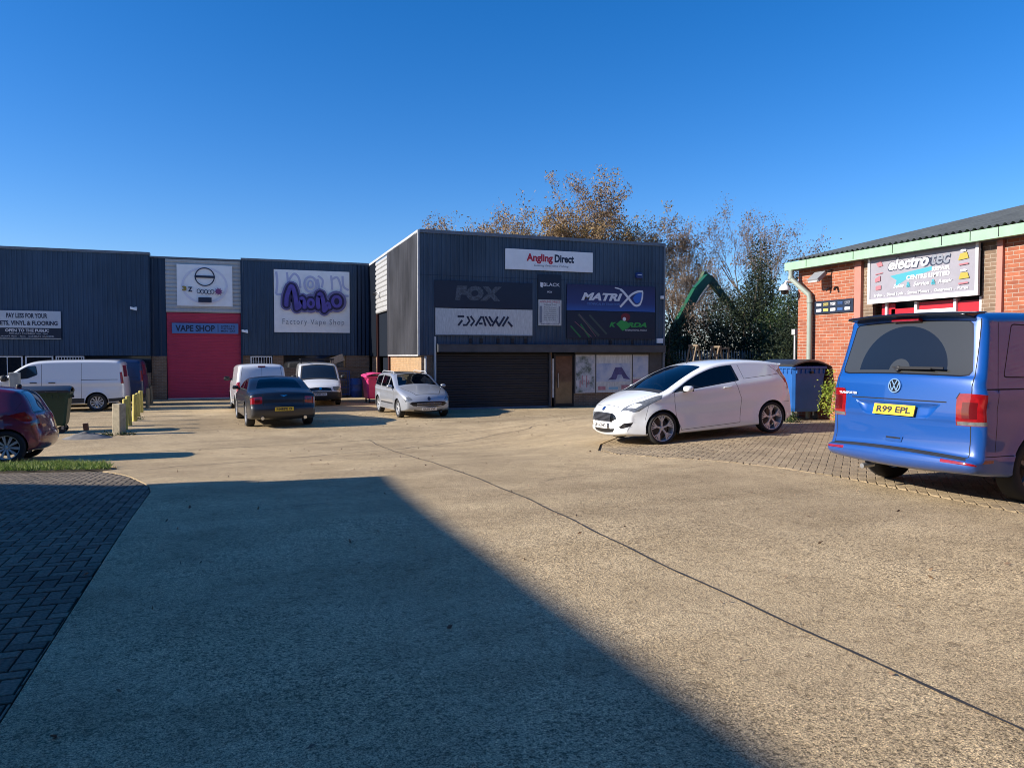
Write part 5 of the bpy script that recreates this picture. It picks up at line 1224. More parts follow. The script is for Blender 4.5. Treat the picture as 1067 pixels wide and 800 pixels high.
def navy_saloon():
    L=5.28; root=empty('parked_saloon',(0,0,0),'dark navy luxury saloon seen from behind with yellow plate, in front of the white vans','car',world=False)
    ar=[(1.12,.35,.40),(4.19,.35,.40)]
    base=hw(.955,.98,.36,4.5,.18,.7,.10,L,archs=ar,zb1=.95)
    def W(x,z):
        w=base(x,z)
        if x<2.0: w+=.03*math.exp(-((x-1.2)/.6)**2)*math.exp(-((z-.85)/.25)**2)
        return w
    sil=[(4.8,.2,.04,.02),(5.15,.22,.06,.06),(5.26,.45,.08,.10),(5.24,.75,.08,.10),(5.1,.85,.1,.08),(4.6,.98,.1,.07),(3.9,1.04,.08,.06),(3.65,1.10,.06,.08),(3.05,1.38,.06,.1),(2.6,1.46,.08,.07),(2.1,1.475,.08,.06),(1.6,1.42,.07,.07),(1.0,1.15,.06,.08),(.8,1.09,.07,.07),(.35,1.08,.08,.07),(.15,1.04,.08,.08),(.08,.9,.08,.1),(.06,.68,.08,.1),(.0,.60,.08,.11),(0,.42,.08,.11),(.06,.28,.06,.08),(.3,.22,.04,.02),(2.5,.2,.04,.02)]
    NP=paint('dark navy paint',(.002,.004,.010),0,.4,.5)
    side=win_pair('side_window',[(3.5,1.06),(2.98,1.30),(2.55,1.375),(2.5,1.06)])+win_pair('side_window',[(2.42,1.06),(2.47,1.38),(1.95,1.39),(1.45,1.22),(1.2,1.08)])
    side+=seam([(3.45,.25),(3.5,1.0)])+seam([(2.46,.25),(2.46,1.0)])+seam([(1.5,1.0),(1.45,.8),(1.6,.3)])+[P2('tail_light',M['redlamp'],[(0,.76),(.30,.82),(.22,.94),(0,.94)])]
    gl=glassm('saloon rear glass',(.03,.04,.055),.06,.6)
    band=[P2('rear_window',gl,[(1.62,-.2),(1.60,.50),(1.5,.56),(1.04,.66),(1.0,.64),(1.0,-.2)],kind='T',center=True),P2('windscreen',M['screen'],[(3.7,-.2),(3.7,.7),(3.0,.58),(2.95,-.2)],kind='T',center=True),
      P2('boot_lid',NP,[(1.0,-.2),(1.0,.55),(.9,.58),(.66,.56),(.64,-.2)],kind='R',center=True),
      P2('#mat',M['gap'],[(1.02,.575),(.66,.555),(.66,.567),(1.02,.587)],kind='R'),P2('#mat',M['gap'],[(.65,-.1),(.65,.56),(.64,.56),(.64,-.1)],kind='R'),
      P2('tail_light',M['redlamp'],round_poly([(.94,.60),(.95,1.0),(.74,1.0),(.73,.60)],.04),kind='R'),P2('tail_light>lens_centre',M['reddark'],round_poly([(.90,.66),(.90,.80),(.78,.80),(.78,.66)],.03),kind='R'),
      P2('lower_panel',M['black'],[(.36,-.2),(.36,.55),(.27,.6),(.27,-.2)],kind='R',center=True)]
    for d in side+band:
        if d['name'] in('windscreen','side_window','rear_window'): d['mat']=M['clear']
    interior(root,L,1.2,3.7,.78,.90,[2.75,1.85],None,3.3,1.38)
    B=Body(sil,W,ar,L,side,band,dict(paint=NP),root)
    B.plate('R',.56,0,'N4RPE D',M['plate_y'],.52,.112,.02)
    O,Rv,U,Nv=B.frame('R',.93); mb=MB(); mb.prism([(-.11,.02),(-.03,0),(0,-.02),(.03,0),(.11,.02),(.05,.03),(.015,.025),(0,.03),(-.015,.025),(-.05,.03)],O+Nv*.004,Rv,U,Nv*.008); mb.build('winged_emblem',M['chrome'],root,world=False)
    mb=MB()
    for o in(1,-1): mb.tube([(.3-L/2,o*.6,.3),(.04-L/2,o*.6,.30)],.05); 
    mb.build('exhaust',M['chrome'],root,world=False)
    for o in(1,-1):
        mirror(root,3.4-L/2,o*.93,1.08,NP,1.0,.14)
        mb=MB(); mb.tube([(1.7-L/2,o*(W(1.7,.95)+.012),.93),(2.0-L/2,o*(W(2,.95)+.012),.93)],.012); mb.build('handle',M['chrome'],root,world=False)
    car_wheels(root,(1.12,4.19),L,.845,.35,.25,.25,'seven')
    MB().box(.8-L/2,4.4-L/2,-.7,.7,.22,.3).build('underbody',M['gap'],root,world=False)
    place(root,.98,25.3,R(95),3.07)
def small_van(label,rear,X,Y,yaw,WP,dark_nose=True,bars=False):
    L=4.38; root=empty('parked_van',(0,0,0),label,'van',world=False)
    ar=[(.78,.32,.365),(3.47,.32,.365)]
    base=hw(.895,1.06,.13,3.7,.22,.3,.06,L,archs=ar)
    sil=[(3.9,.22,.04,.02),(4.24,.22,.06,.08),(4.35,.35,.07,.14),(4.38,.55,.08,.15),(4.33,.78,.09,.13),(4.15,.92,.1,.1),(3.8,1.04,.09,.07),(3.55,1.12,.06,.1),(3.0,1.6,.06,.1),(2.75,1.74,.08,.08),(2.3,1.80,.09,.05),(1.0,1.83,.09,.05),(.35,1.81,.1,.05),(.14,1.74,.1,.06),(.07,1.5,.08,.07),(.02,1.0,.08,.07),(.0,.6,.08,.08),(-.01,.42,.07,.09),(.04,.28,.05,.07),(.3,.23,.03,.02),(2.2,.22,.03,.01)]
    side=win_pair('side_window',[(3.35,1.14),(2.98,1.47),(2.75,1.60),(2.45,1.62),(2.42,1.12)])
    side+=seam([(3.4,.28),(3.42,1.1)])+seam([(2.35,.28),(2.35,1.66)])+seam([(1.4,.28),(1.4,1.66)])+[P2('tail_light',M['redlamp'],[(0,.80),(.14,.80),(.13,1.15),(0,1.15)])]
    if dark_nose: side+=[P2('bumper',M['plastic'],[(4.5,.1),(3.86,.1),(3.86,.50),(4.1,.60),(4.5,.62)]),P2('headlight',M['clearlamp'],[(4.4,.70),(4.1,.70),(3.92,.82),(3.95,.90),(4.4,.88)])]
    band=[P2('windscreen',M['plastic'],[(3.60,-.2),(3.60,.80),(2.74,.70),(2.7,-.2)],kind='T',center=True),P2('windscreen>glass',M['screen'],[(3.5,-.2),(3.5,.74),(2.84,.64),(2.8,-.2)],kind='T',center=True),
      P2('bumper',M['plastic'],[(.615,-.2),(.60,1.2),(.15,1.2),(.2,-.2)],kind='F',center=True),P2('grille',M['blackg'],[(.80,-.2),(.78,.42),(.64,.48),(.64,-.2)],kind='F',center=True),P2('headlight',M['clearlamp'],[(.84,.50),(.90,.78),(.90,1.1),(.70,1.1),(.66,.55)],kind='F'),
      P2('tail_light',M['redlamp'],[(1.16,.76),(1.16,1.2),(.80,1.2),(.80,.76)],kind='R'),P2('rear_door',WP,[(1.72,-.2),(1.72,.66),(1.3,.72),(.5,.74),(.5,-.2)],kind='R',center=True),
      P2('#mat',M['gap'],[(1.715,.66),(1.3,.72),(.5,.74),(.5,.75),(1.3,.73),(1.72,.67)],kind='R'),P2('#mat',M['gap'],[(1.7,-.02),(1.7,.004),(.5,.004),(.5,-.02)],kind='R')]
    if rear: band+=[P2('bumper',M['plastic'],[(.44,-.2),(.44,1.2),(.2,1.2),(.2,-.2)],kind='R',center=True)]
    B=Body(sil,base,ar,L,side,band,dict(paint=WP),root)
    if rear:
        O,Rv,U,Nv=B.frame('R',1.70); MB().obox(O+Nv*.01,Rv,U,Nv,.13,.025,.015).build('brake_light',M['reddark'],root,world=False)
        B.plate('R',.62,.3,'GN12 RVK',M['plate_y'])
    else:
        B.plate('F',.50,0,'GN58 AJY',M['plate_w'],off=.03)
        O,Rv,U,Nv=B.frame('F',.735); MB().lathe([(0,.012),(.055,.012),(.06,0)],O+Nv*.004,Nv,20).build('emblem',M['chrome'],root,world=False)
    for o in(1,-1): mirror(root,3.3-L/2,o*.90,1.2,M['plastic'],1.1,.19)
    if bars:
        mb=MB()
        for x in(2.35,1.5,.6):
            mb.bar((x-L/2,-.72,1.93),(x-L/2,.72,1.93),.03); 
            for o in(1,-1): mb.bar((x-L/2,o*.68,1.76),(x-L/2,o*.68,1.93),.03)
        for o in(1,-1): mb.bar((.4-L/2,o*.70,1.955),(2.6-L/2,o*.70,1.955),.028)
        mb.bar((2.55-L/2,-.7,1.97),(2.55-L/2,.7,1.97),.04)
        mb.build('roof_rack',M['black'],root,world=False)
    car_wheels(root,(.78,3.47),L,.785,.32,.20,.2,'cover')
    MB().box(.7-L/2,3.6-L/2,-.65,.65,.24,.32).build('underbody',M['gap'],root,world=False)
    place(root,X,Y,yaw,2.7); return root
def panel_van(name,label,X,Y,yaw,WP,wheelstyle='multi',plateside=None):
    L=5.0; root=empty(name,(0,0,0),label,'van',world=False)
    ar=[(.99,.34,.395),(4.08,.34,.395)]
    base=hw(.975,1.10,.13,4.2,.25,.3,.06,L,archs=ar)
    sil=[(4.5,.24,.04,.02),(4.85,.25,.06,.08),(4.97,.4,.08,.13),(5.0,.62,.08,.14),(4.95,.85,.09,.12),(4.75,1.02,.1,.08),(4.3,1.2,.08,.08),(4.05,1.34,.06,.1),(3.55,1.72,.06,.09),(3.25,1.88,.08,.07),(2.8,1.95,.09,.05),(1.5,1.975,.09,.05),(.5,1.965,.09,.05),(.16,1.93,.09,.06),(.08,1.7,.08,.07),(.03,1.2,.08,.07),(.0,.8,.08,.07),(-.01,.5,.07,.08),(.03,.34,.05,.06),(.3,.28,.04,.02),(2.5,.25,.04,.02)]
    side=win_pair('side_window',[(4.02,1.20),(3.6,1.56),(3.35,1.70),(2.98,1.74),(2.92,1.40),(3.25,1.26)],rad=.06)
    side+=seam([(4.05,.35),(4.08,1.15)])+seam([(2.80,.30),(2.80,1.85)],.012)+seam([(1.50,.30),(1.50,1.85)],.012)+seam([(1.5,1.20),(.28,1.20)],.02)+seam([(4.0,.5),(1.4,.5)],.006)
    side+=[P2('tail_light',M['redlamp'],[(0,1.05),(.15,1.05),(.12,1.45),(0,1.5)]),P2('tail_light',M['clearlamp'],[(0,1.22),(.13,1.22),(.125,1.32),(0,1.32)]) ,
       P2('sill_trim',M['plastic'],[(1.4,.26),(2.76,.26),(2.76,.50),(1.4,.50)]),P2('sill_trim',M['plastic'],[(-.1,.2),(.58,.2),(.60,.48),(-.1,.52)]),P2('headlight',M['clearlamp'],[(4.95,.85),(4.6,.92),(4.45,1.1),(4.6,1.1),(4.95,1.0)])]
    band=[P2('windscreen',M['screen'],[(4.2,-.2),(4.2,.8),(3.4,.7),(3.35,-.2)],kind='T',center=True),P2('tail_light',M['redlamp'],[(1.5,.86),(1.5,1.2),(1.05,1.2),(1.05,.86)],kind='R'),
      P2('#mat',M['gap'],[(1.85,-.02),(1.85,.005),(.5,.005),(.5,-.02)],kind='R'),P2('bumper',M['plastic'],[(.5,-.2),(.5,1.2),(.3,1.2),(.3,-.2)],kind='R',center=True),
      P2('rear_window',M['glass'],[(1.75,.1),(1.75,.68),(1.3,.74),(1.3,.1)],kind='R'),P2('grille',M['blackg'],[(.9,-.2),(.9,.5),(.7,.6),(.7,-.2)],kind='F',center=True),P2('headlight',M['clearlamp'],[(.92,.6),(1.0,.95),(.8,.95),(.8,.6)],kind='F')]
    B=Body(sil,base,ar,L,side,band,dict(paint=WP),root)
    for o in(1,-1):
        mirror(root,3.95-L/2,o*.97,1.28,M['plastic'],1.3,.22)
        for x in(3.05,2.45): 
            mb=MB(); mb.tube([(x-.1-L/2,o*(W0(base,x,1.08)+.012),1.10),(x+.12-L/2,o*(W0(base,x,1.08)+.012),1.10)],.018); mb.build('handle',M['black'],root,world=False)
    car_wheels(root,(.99,4.08),L,.86,.34,.225,.21,wheelstyle)
    MB().box(.7-L/2,4.3-L/2,-.7,.7,.27,.36).build('underbody',M['gap'],root,world=False)
    place(root,X,Y,yaw,3.09); return root
def W0(W,x,z): return W(x,z)
def red_hatch():
    L=4.03; root=empty('parked_hatchback',(0,0,0),'dark cherry red hatchback cut off by the left edge beside the grass verge','car',world=False)
    ar=[(.65,.31,.35),(3.19,.31,.35)]
    base=hw(.872,.95,.34,3.2,.28,.75,.20,L,low=.05,archs=ar,zb1=.90)
    def W(x,z): return base(x,z)+.012*math.exp(-((z-.74)/.04)**2)-.010*math.exp(-((z-.5)/.12)**2)
    sil=[(3.5,.18,.03,.01),(3.86,.18,.05,.10),(3.98,.3,.06,.16),(4.02,.48,.08,.18),(3.98,.66,.09,.16),(3.85,.78,.1,.12),(3.5,.92,.09,.07),(3.1,1.02,.07,.07),(2.9,1.08,.05,.1),(2.4,1.34,.05,.1),(2.1,1.43,.06,.08),(1.7,1.475,.07,.05),(1.1,1.475,.07,.05),(.6,1.42,.06,.06),(.42,1.36,.06,.06),(.28,1.20,.06,.09),(.17,1.0,.06,.12),(.10,.92,.07,.13),(.05,.76,.08,.14),(.03,.66,.08,.15),(-.02,.55,.08,.16),(-.01,.40,.07,.15),(.05,.28,.05,.1),(.25,.20,.03,.02),(2.0,.18,.03,.01)]
    RP=paint('dark cherry paint',(.15,.006,.032),.25,.32)
    side=win_pair('side_window',[(2.8,.98),(2.35,1.26),(2.1,1.33),(2.05,.98)])+win_pair('side_window',[(1.97,.98),(2.02,1.34),(1.2,1.35),(.95,1.12),(1.0,1.0)])
    side+=seam([(2.85,.25),(2.9,.95)])+seam([(2.0,.25),(2.0,.95)])+seam([(1.15,.96),(1.1,.7),(1.25,.3)])+seam([(-.1,.60),(.40,.64)],.006)+seam([(.50,1.0),(.34,1.24)],.006)
    side+=[P2('tail_light',M['redlamp'],[(.62,.90),(.30,.98),(0,.98),(0,.72),(.30,.74)]),P2('tail_light>clear_lens',M['clearlamp'],[(.32,.86),(.12,.88),(.0,.86),(0,.76),(.24,.78)])]
    GG=glassm('sky lit rear glass',(.03,.05,.07),.03,1.0)
    band=[P2('rear_window',M['blackg'],[(1.37,-.2),(1.37,.56),(.98,.72),(.96,.68),(.96,-.2)],kind='R',center=True),P2('rear_window>glass',GG,[(1.35,-.2),(1.35,.54),(1.0,.69),(.98,-.2)],kind='R',center=True),
      P2('tail_light',M['redlamp'],[(.97,.60),(.97,.95),(.72,.95),(.74,.60)],kind='R'),P2('tail_light>clear_lens',M['clearlamp'],[(.86,.64),(.86,.9),(.77,.9),(.77,.66)],kind='R'),P2('#mat',M['gap'],[(.60,-.1),(.60,.64),(.592,.64),(.592,-.1)],kind='R'),
      P2('windscreen',M['screen'],[(2.88,-.2),(2.88,.7),(2.1,.56),(2.08,-.2)],kind='T',center=True),P2('reflector',M['redlamp'],[(.42,.5),(.42,.75),(.38,.75),(.38,.5)],kind='R')]
    B=Body(sil,W,ar,L,side,band,dict(paint=RP),root)
    MB().sell((.62-L/2,0,1.44),.05,.03,.05,.8).build('aerial_base',M['black'],root,smooth=True,world=False)
    for o in(1,-1): mirror(root,2.75-L/2,o*.86,1.02,RP,.95,.14)
    car_wheels(root,(.65,3.19),L,.765,.312,.215,.2,'multi')
    MB().box(.7-L/2,3.4-L/2,-.6,.6,.2,.28).build('underbody',M['gap'],root,world=False)
    place(root,-5.42,16.82,R(181),2.54)
blue_van(); white_hatch(); silver_estate(); navy_saloon(); red_hatch()
WPv=paint('white van paint',(.68,.70,.72),0,.38)
small_van('white high roofed van seen from behind, half hidden by the navy saloon',True,.62,31.1,R(94),WPv)
small_van('white van with dark bumper and roof rack facing us, parked beside the navy saloon',False,3.25,34.3,R(-92),WPv,True,True)
panel_van('parked_van','long white panel van side on at the left behind the green bin',-6.62,33.05,R(180),WPv)
panel_van('parked_van','dark blue van mostly hidden behind the long white panel van',-6.25,35.9,R(180),paint('dark blue van paint',(.006,.025,.09),.1,.4,.4),'five')
# ------------------------------------------------------------------ bins
def bin4(label,X,Y,rz,body,lid,w=1.30,d=1.02,h=1.18,trim=None):
    r=empty('wheelie_bin',(X,Y,gz(X,Y)+.006),label,'bin',rz=rz,world=False)
    bm=MB(); z0=.2
    def ringv(a,b,z): 
        c=.06; return [(a-c,-b,z),(a,-b+c,z),(a,b-c,z),(a-c,b,z),(-a+c,b,z),(-a,b-c,z),(-a,-b+c,z),(-a+c,-b,z)]
    lv=[(w/2*.80,d/2*.78,z0),(w/2*.84,d/2*.82,z0+.08),(w/2*.97,d/2*.96,h-.08),(w/2*.97,d/2*.96,h-.06),(w/2*1.02,d/2*1.02,h-.06),(w/2*1.02,d/2*1.02,h)]
    V=[];F=[]
    for a,b,z in lv: V+=ringv(a,b,z)
    for i in range(len(lv)-1):
        for j in range(8): F.append((8*i+j,8*i+(j+1)%8,8*i+8+(j+1)%8,8*i+8+j))
    F.append(tuple(range(7,-1,-1))); F.append(tuple(8*(len(lv)-1)+j for j in range(8)))
    bm.add(V,F)
    for i in range(-4,5):
        x=i*w*.105; bm.box(x-.012,x+.012,-d/2*1.005,-d/2*.9,h-.17,h-.06); bm.box(x-.012,x+.012,d/2*.9,d/2*1.005,h-.17,h-.06)
    for i in range(-3,4):
        y=i*d*.13; bm.box(-w/2*1.005,-w/2*.9,y-.012,y+.012,h-.17,h-.06); bm.box(w/2*.9,w/2*1.005,y-.012,y+.012,h-.17,h-.06)
    bm.build('container',body,r,world=False,bevel=.008)
    mb=MB();V=[];F=[];n=7
    for i in range(n+1):
        t=-1+2*i/n; y=t*d/2*1.04; z=h+.02+.11*(1-t*t)
        V+=[(-w/2*1.03,y,z-.03),(-w/2*1.03,y,z+.0),(-w/2*.93,y,z+.03),(w/2*.93,y,z+.03),(w/2*1.03,y,z),(w/2*1.03,y,z-.03)]
    for i in range(n):
        for j in range(6): F.append((6*i+j,6*i+(j+1)%6,6*i+6+(j+1)%6,6*i+6+j))
    F+=[(0,1,2,3,4,5),tuple(6*n+j for j in (5,4,3,2,1,0))]
    mb.add(V,F); l=mb.build('lid',lid,r,smooth=True,world=False,sharp=50)
    for o in(1,-1): MB().tube([(o*w*.3,-d/2*1.05,h+.02),(o*w*.3,-d/2*1.12,h+.01),(o*w*.12,-d/2*1.12,h+.01),(o*w*.12,-d/2*1.05,h+.02)],.015,6).build('lid_handle',M['black'],l,smooth=True,world=False)
    for x in(1,-1):
        mb=MB(); mb.tube([(x*(w/2*.97),0,h-.14),(x*(w/2+.06),0,h-.14)],.03,10); mb.build('lifting_pin',M['black'],r,smooth=True,world=False)
        for y in(1,-1):
            c=(x*w*.34,y*d*.32,.09); mb=MB(); mb.lathe([(0,-.022),(.09,-.022),(.1,-.01),(.1,.01),(.09,.022),(0,.022)],c,(0,1,0),18)
            q=mb.build('wheel',M['black'],r,smooth=True,world=False)
            MB().bar((c[0]+.03,c[1],.1),(c[0]+.03,c[1],.23),.05).build('castor_fork',M['steel'],q,world=False)
    return r
BL=mat('blue bin plastic',(.012,.10,.34),.45,var=.12,scale=3); GRN=mat('dark green bin plastic',(.012,.042,.022),.5,var=.2,scale=3); LID=mat('dark grey lid plastic',(.03,.032,.036),.38,var=.2,scale=4)
PNK=mat('pink bin plastic',(.62,.04,.17),.45,var=.1); PNL=mat('pink lid plastic',(.70,.07,.22),.4)
bin4('big blue wheeled bin with dark grey lid against the orange brick corner',12.42,14.55,R(90),BL,LID,1.30,1.0,1.26)
bin4('dark green wheeled bin behind the cherry hatchback',-5.08,23.6,R(4),GRN,LID,1.4,1.0,1.12)
bin4('pink wheeled bin tucked behind the silver estate car',5.72,33.9,R(92),PNK,PNL,1.2,.95,1.2)
# blue frame trolley and drum against the rear wall
r=empty('roll_cage',(4.85,38.9,-.594),'dark blue wire cage trolley against the rear brick wall','trolley',world=False)
CB=mat('blue painted steel',(.01,.045,.20),.5)
mb=MB()
for x in(-.4,.4):
    for y in(-.3,.3): mb.bar((x,y,.12),(x,y,1.35),.035)
for z in(.15,.5,.9,1.33):
    for y in(-.3,.3): mb.bar((-.4,y,z),(.4,y,z),.025)
    for x in(-.4,.4): mb.bar((x,-.3,z),(x,.3,z),.025)
mb.build('frame',CB,r,world=False)
mb=MB()
for i in range(9): mb.bar((-.36+.09*i,.3,.15),(-.36+.09*i,.3,1.33),.008)
for i in range(6): mb.bar((-.4,-.25+.1*i,.15),(-.4,-.25+.1*i,1.33),.008)
mb.build('mesh',CB,r,world=False)
MB().box(-.4,.4,-.3,.3,.12,.145).build('base',CB,r,world=False)
for x in(-.36,.36):
    for y in(-.26,.26): MB().lathe([(0,-.015),(.06,-.015),(.06,.015),(0,.015)],(x,y,.06),(0,1,0),12).build('wheel',M['black'],r,world=False)
r=empty('drum',(5.62,38.85,-.594),'dark blue plastic drum in the shade between the cage trolley and the wall corner','drum',world=False)
MB().lathe([(0,0),(.28,0),(.30,.03),(.30,.3),(.315,.32),(.30,.34),(.30,.62),(.315,.64),(.30,.66),(.30,.92),(.27,.96),(0,.96)],(0,0,0),(0,0,1),24).build('body',CB,r,smooth=True,world=False)
MB().lathe([(0,.99),(.06,.99),(.06,.955)],(.15,0,0),(0,0,1),12).build('cap',M['black'],r,world=False)
r=empty('board_offcut',(4.6,38.3,-.594),'beige board propped high beside the roof rack in front of the rear windows','board',world=False)
MB().obox((0,0,1.93),(1,0,.35),(0,1,0),(-.35,0,1),.34,.02,.17).build('board',mat('bare plywood',(.42,.33,.24),.8,var=.2,scale=8),r,world=False)
MB().bar((-.05,.02,0),(-.05,.02,1.9),.05).build('prop',mat('grey timber',(.16,.13,.10),.9,var=.3),r,world=False)
# ------------------------------------------------------------------ posts
CP=mat('weathered concrete post',(.36,.31,.21),.9,var=.3,scale=9,bump=.5)
mb=MB(); a=.125
mb.prism([(-a,-a+.02),(-a+.02,-a),(a-.02,-a),(a,-a+.02),(a,a-.02),(a-.02,a),(-a+.02,a),(-a,a-.02)],(-3.05,22.35,-.75),(.88,-.47,0),(.47,.88,0),(.01,0,.98))
tag(mb.build('concrete_post',CP,bevel=.012),'thick squat concrete post at the near end of the yellow post row','post')
tag(MB().box(-6.2,-5.96,25,25.24,-.8,1.03).build('tall_post',mat('pale concrete post',(.42,.42,.37),.85,var=.2,scale=6,bump=.3),bevel=.015),'tall pale concrete post rising behind the roof of the cherry hatchback','post')
YM=mat('faded yellow painted timber',(.50,.42,.10),.75,var=.35,scale=7,bump=.5,stretch=(4,4,.8)); YB2=mat('bare brown timber',(.24,.19,.12),.85,var=.3,scale=7,bump=.5,stretch=(4,4,.8))
rnd=random.Random(5)
names=['nearest','second','third','fourth','fifth']
ysp=[23.75,25.15,26.8,28.7,30.8,33.3,36.1]
lbl=['faded yellow timber post nearest to the thick concrete post','faded yellow timber post, second in the row behind the concrete post','faded yellow timber post, third in the row, weeds at its foot','faded yellow timber post, middle of the row of seven','faded yellow timber post, just before the two bare ones','bare brown timber post, nearer of the two unpainted ones','bare brown timber post nearest to the brick pier at the far end']
for i,yy in enumerate(ysp):
    x=-3.1-.044*(yy-23.7)+rnd.uniform(-.04,.04); h=.84+rnd.uniform(-.05,.06); a=.06
    tl=(rnd.uniform(-.03,.03),rnd.uniform(-.03,.03)); z=gz(x,yy)-.1
    mb=MB(); mb.tube([(x,yy,z),(x+tl[0]*.5,yy+tl[1]*.5,z+h*.5),(x+tl[0],yy+tl[1],z+h+.09),(x+tl[0],yy+tl[1],z+h+.11)],[.078,.074,.07,.055],12)
    tag(mb.build('timber_post',YM if i<5 else YB2,bevel=.008),lbl[i],'post','timber posts in a row up to the rear units')
# heap of grey stuff + brown block
bm=bmesh.new(); bmesh.ops.create_grid(bm,x_segments=36,y_segments=20,size=1)
for v in bm.verts:
    x,y=v.co.x,v.co.y; rr=math.hypot(x,y); h=max(0,1-rr**1.3)*.17
    n=mnoise.noise(Vector((x*2.2,y*2.2,1)))*.12*max(0,1-rr); v.co=Vector((x*.62,y*.38,h+n-.012+(mnoise.noise(Vector((x*6,y*6,2)))*.015*max(0,1-rr))))
me=bpy.data.meshes.new('sand_heap');bm.to_mesh(me);bm.free();me.materials.append(mat('grey set mortar',(.17,.165,.155),.85,var=.25,scale=5,bump=.5))
for p in me.polygons:p.use_smooth=True
o=bpy.data.objects.new('mortar_heap',me);o.location=(-3.66,21.6,-.594);COL.objects.link(o);tag(o,'low grey heap of set mortar between the green bin and the concrete post','heap')
tag(MB().obox((-3.70,21.6,-.30),(1,0,.1),(0,1,0),(-.1,0,1),.055,.06,.09).build('brick',mat('dark brown brick',(.10,.05,.03),.9,var=.3)),'dark brown brick standing on the grey mortar heap','brick')
# ------------------------------------------------------------------ foliage tools
def leafmat(name,stops,trans=.25,rough=.55):
    m,nt,b=newmat(name); at=N(nt,'ShaderNodeAttribute',attribute_name='tone'); o=ramp(nt,at.outputs['Fac'],stops)
    nt.links.new(o,b.inputs['Base Color']); b.inputs['Roughness'].default_value=rough; b.inputs['Specular IOR Level'].default_value=.3
    tr=N(nt,'ShaderNodeBsdfTranslucent'); nt.links.new(o,tr.inputs[0]); mx=N(nt,'ShaderNodeMixShader'); mx.inputs[0].default_value=trans
    out=nt.nodes['Material Output']; nt.links.new(b.outputs[0],mx.inputs[1]); nt.links.new(tr.outputs[0],mx.inputs[2]); nt.links.new(mx.outputs[0],out.inputs[0]); return m
class Leaves:
    def __init__(s,rnd): s.V=[];s.F=[];s.T=[];s.r=rnd
    def leaf(s,p,size,tone):
        r=s.r; u=Vector((r.gauss(0,1),r.gauss(0,1),r.gauss(0,1))).normalized(); v=u.orthogonal().normalized(); w=u.cross(v); a=r.uniform(0,PI)
        d=(v*math.cos(a)+w*math.sin(a))*size; e=u.cross(d)*.42; b=len(s.V)
        s.V+=[tuple(p-d*.5),tuple(p+e*.5+u*size*.08),tuple(p+d*.5),tuple(p-e*.5+u*size*.08)]; s.F.append((b,b+1,b+2,b+3)); s.T.append(tone)
    def build(s,name,m,parent=None):
        me=bpy.data.meshes.new(name); me.from_pydata(s.V,[],s.F); me.materials.append(m); at=me.attributes.new('tone','FLOAT','FACE'); at.data.foreach_set('value',s.T)
        o=bpy.data.objects.new(name,me); COL.objects.link(o); o.parent=parent; return o
BARK=mat('grey brown bark',(.12,.09,.065),.9,var=.3,scale=6,bump=.6)
AUT=leafmat('autumn leaves',[(0,(.13,.09,.07)),(.35,(.26,.17,.10)),(.65,(.36,.24,.12)),(.85,(.46,.32,.11)),(1,(.16,.16,.08))],.3)
AUT2=leafmat('faded brown leaves',[(0,(.11,.08,.065)),(.4,(.22,.15,.10)),(.8,(.30,.20,.12)),(1,(.10,.11,.05))],.25)
EVG=leafmat('dark evergreen leaves',[(0,(.006,.012,.006)),(.45,(.013,.025,.011)),(.8,(.030,.045,.018)),(1,(.08,.09,.035))],.06,.75)
IVY=leafmat('ivy leaves',[(0,(.012,.025,.009)),(.5,(.03,.055,.018)),(.85,(.07,.10,.03)),(1,(.16,.17,.05))],.15,.35)
SHR=leafmat('yellow green shrub leaves',[(0,(.10,.16,.03)),(.6,(.35,.45,.06)),(1,(.6,.62,.10))],.3)
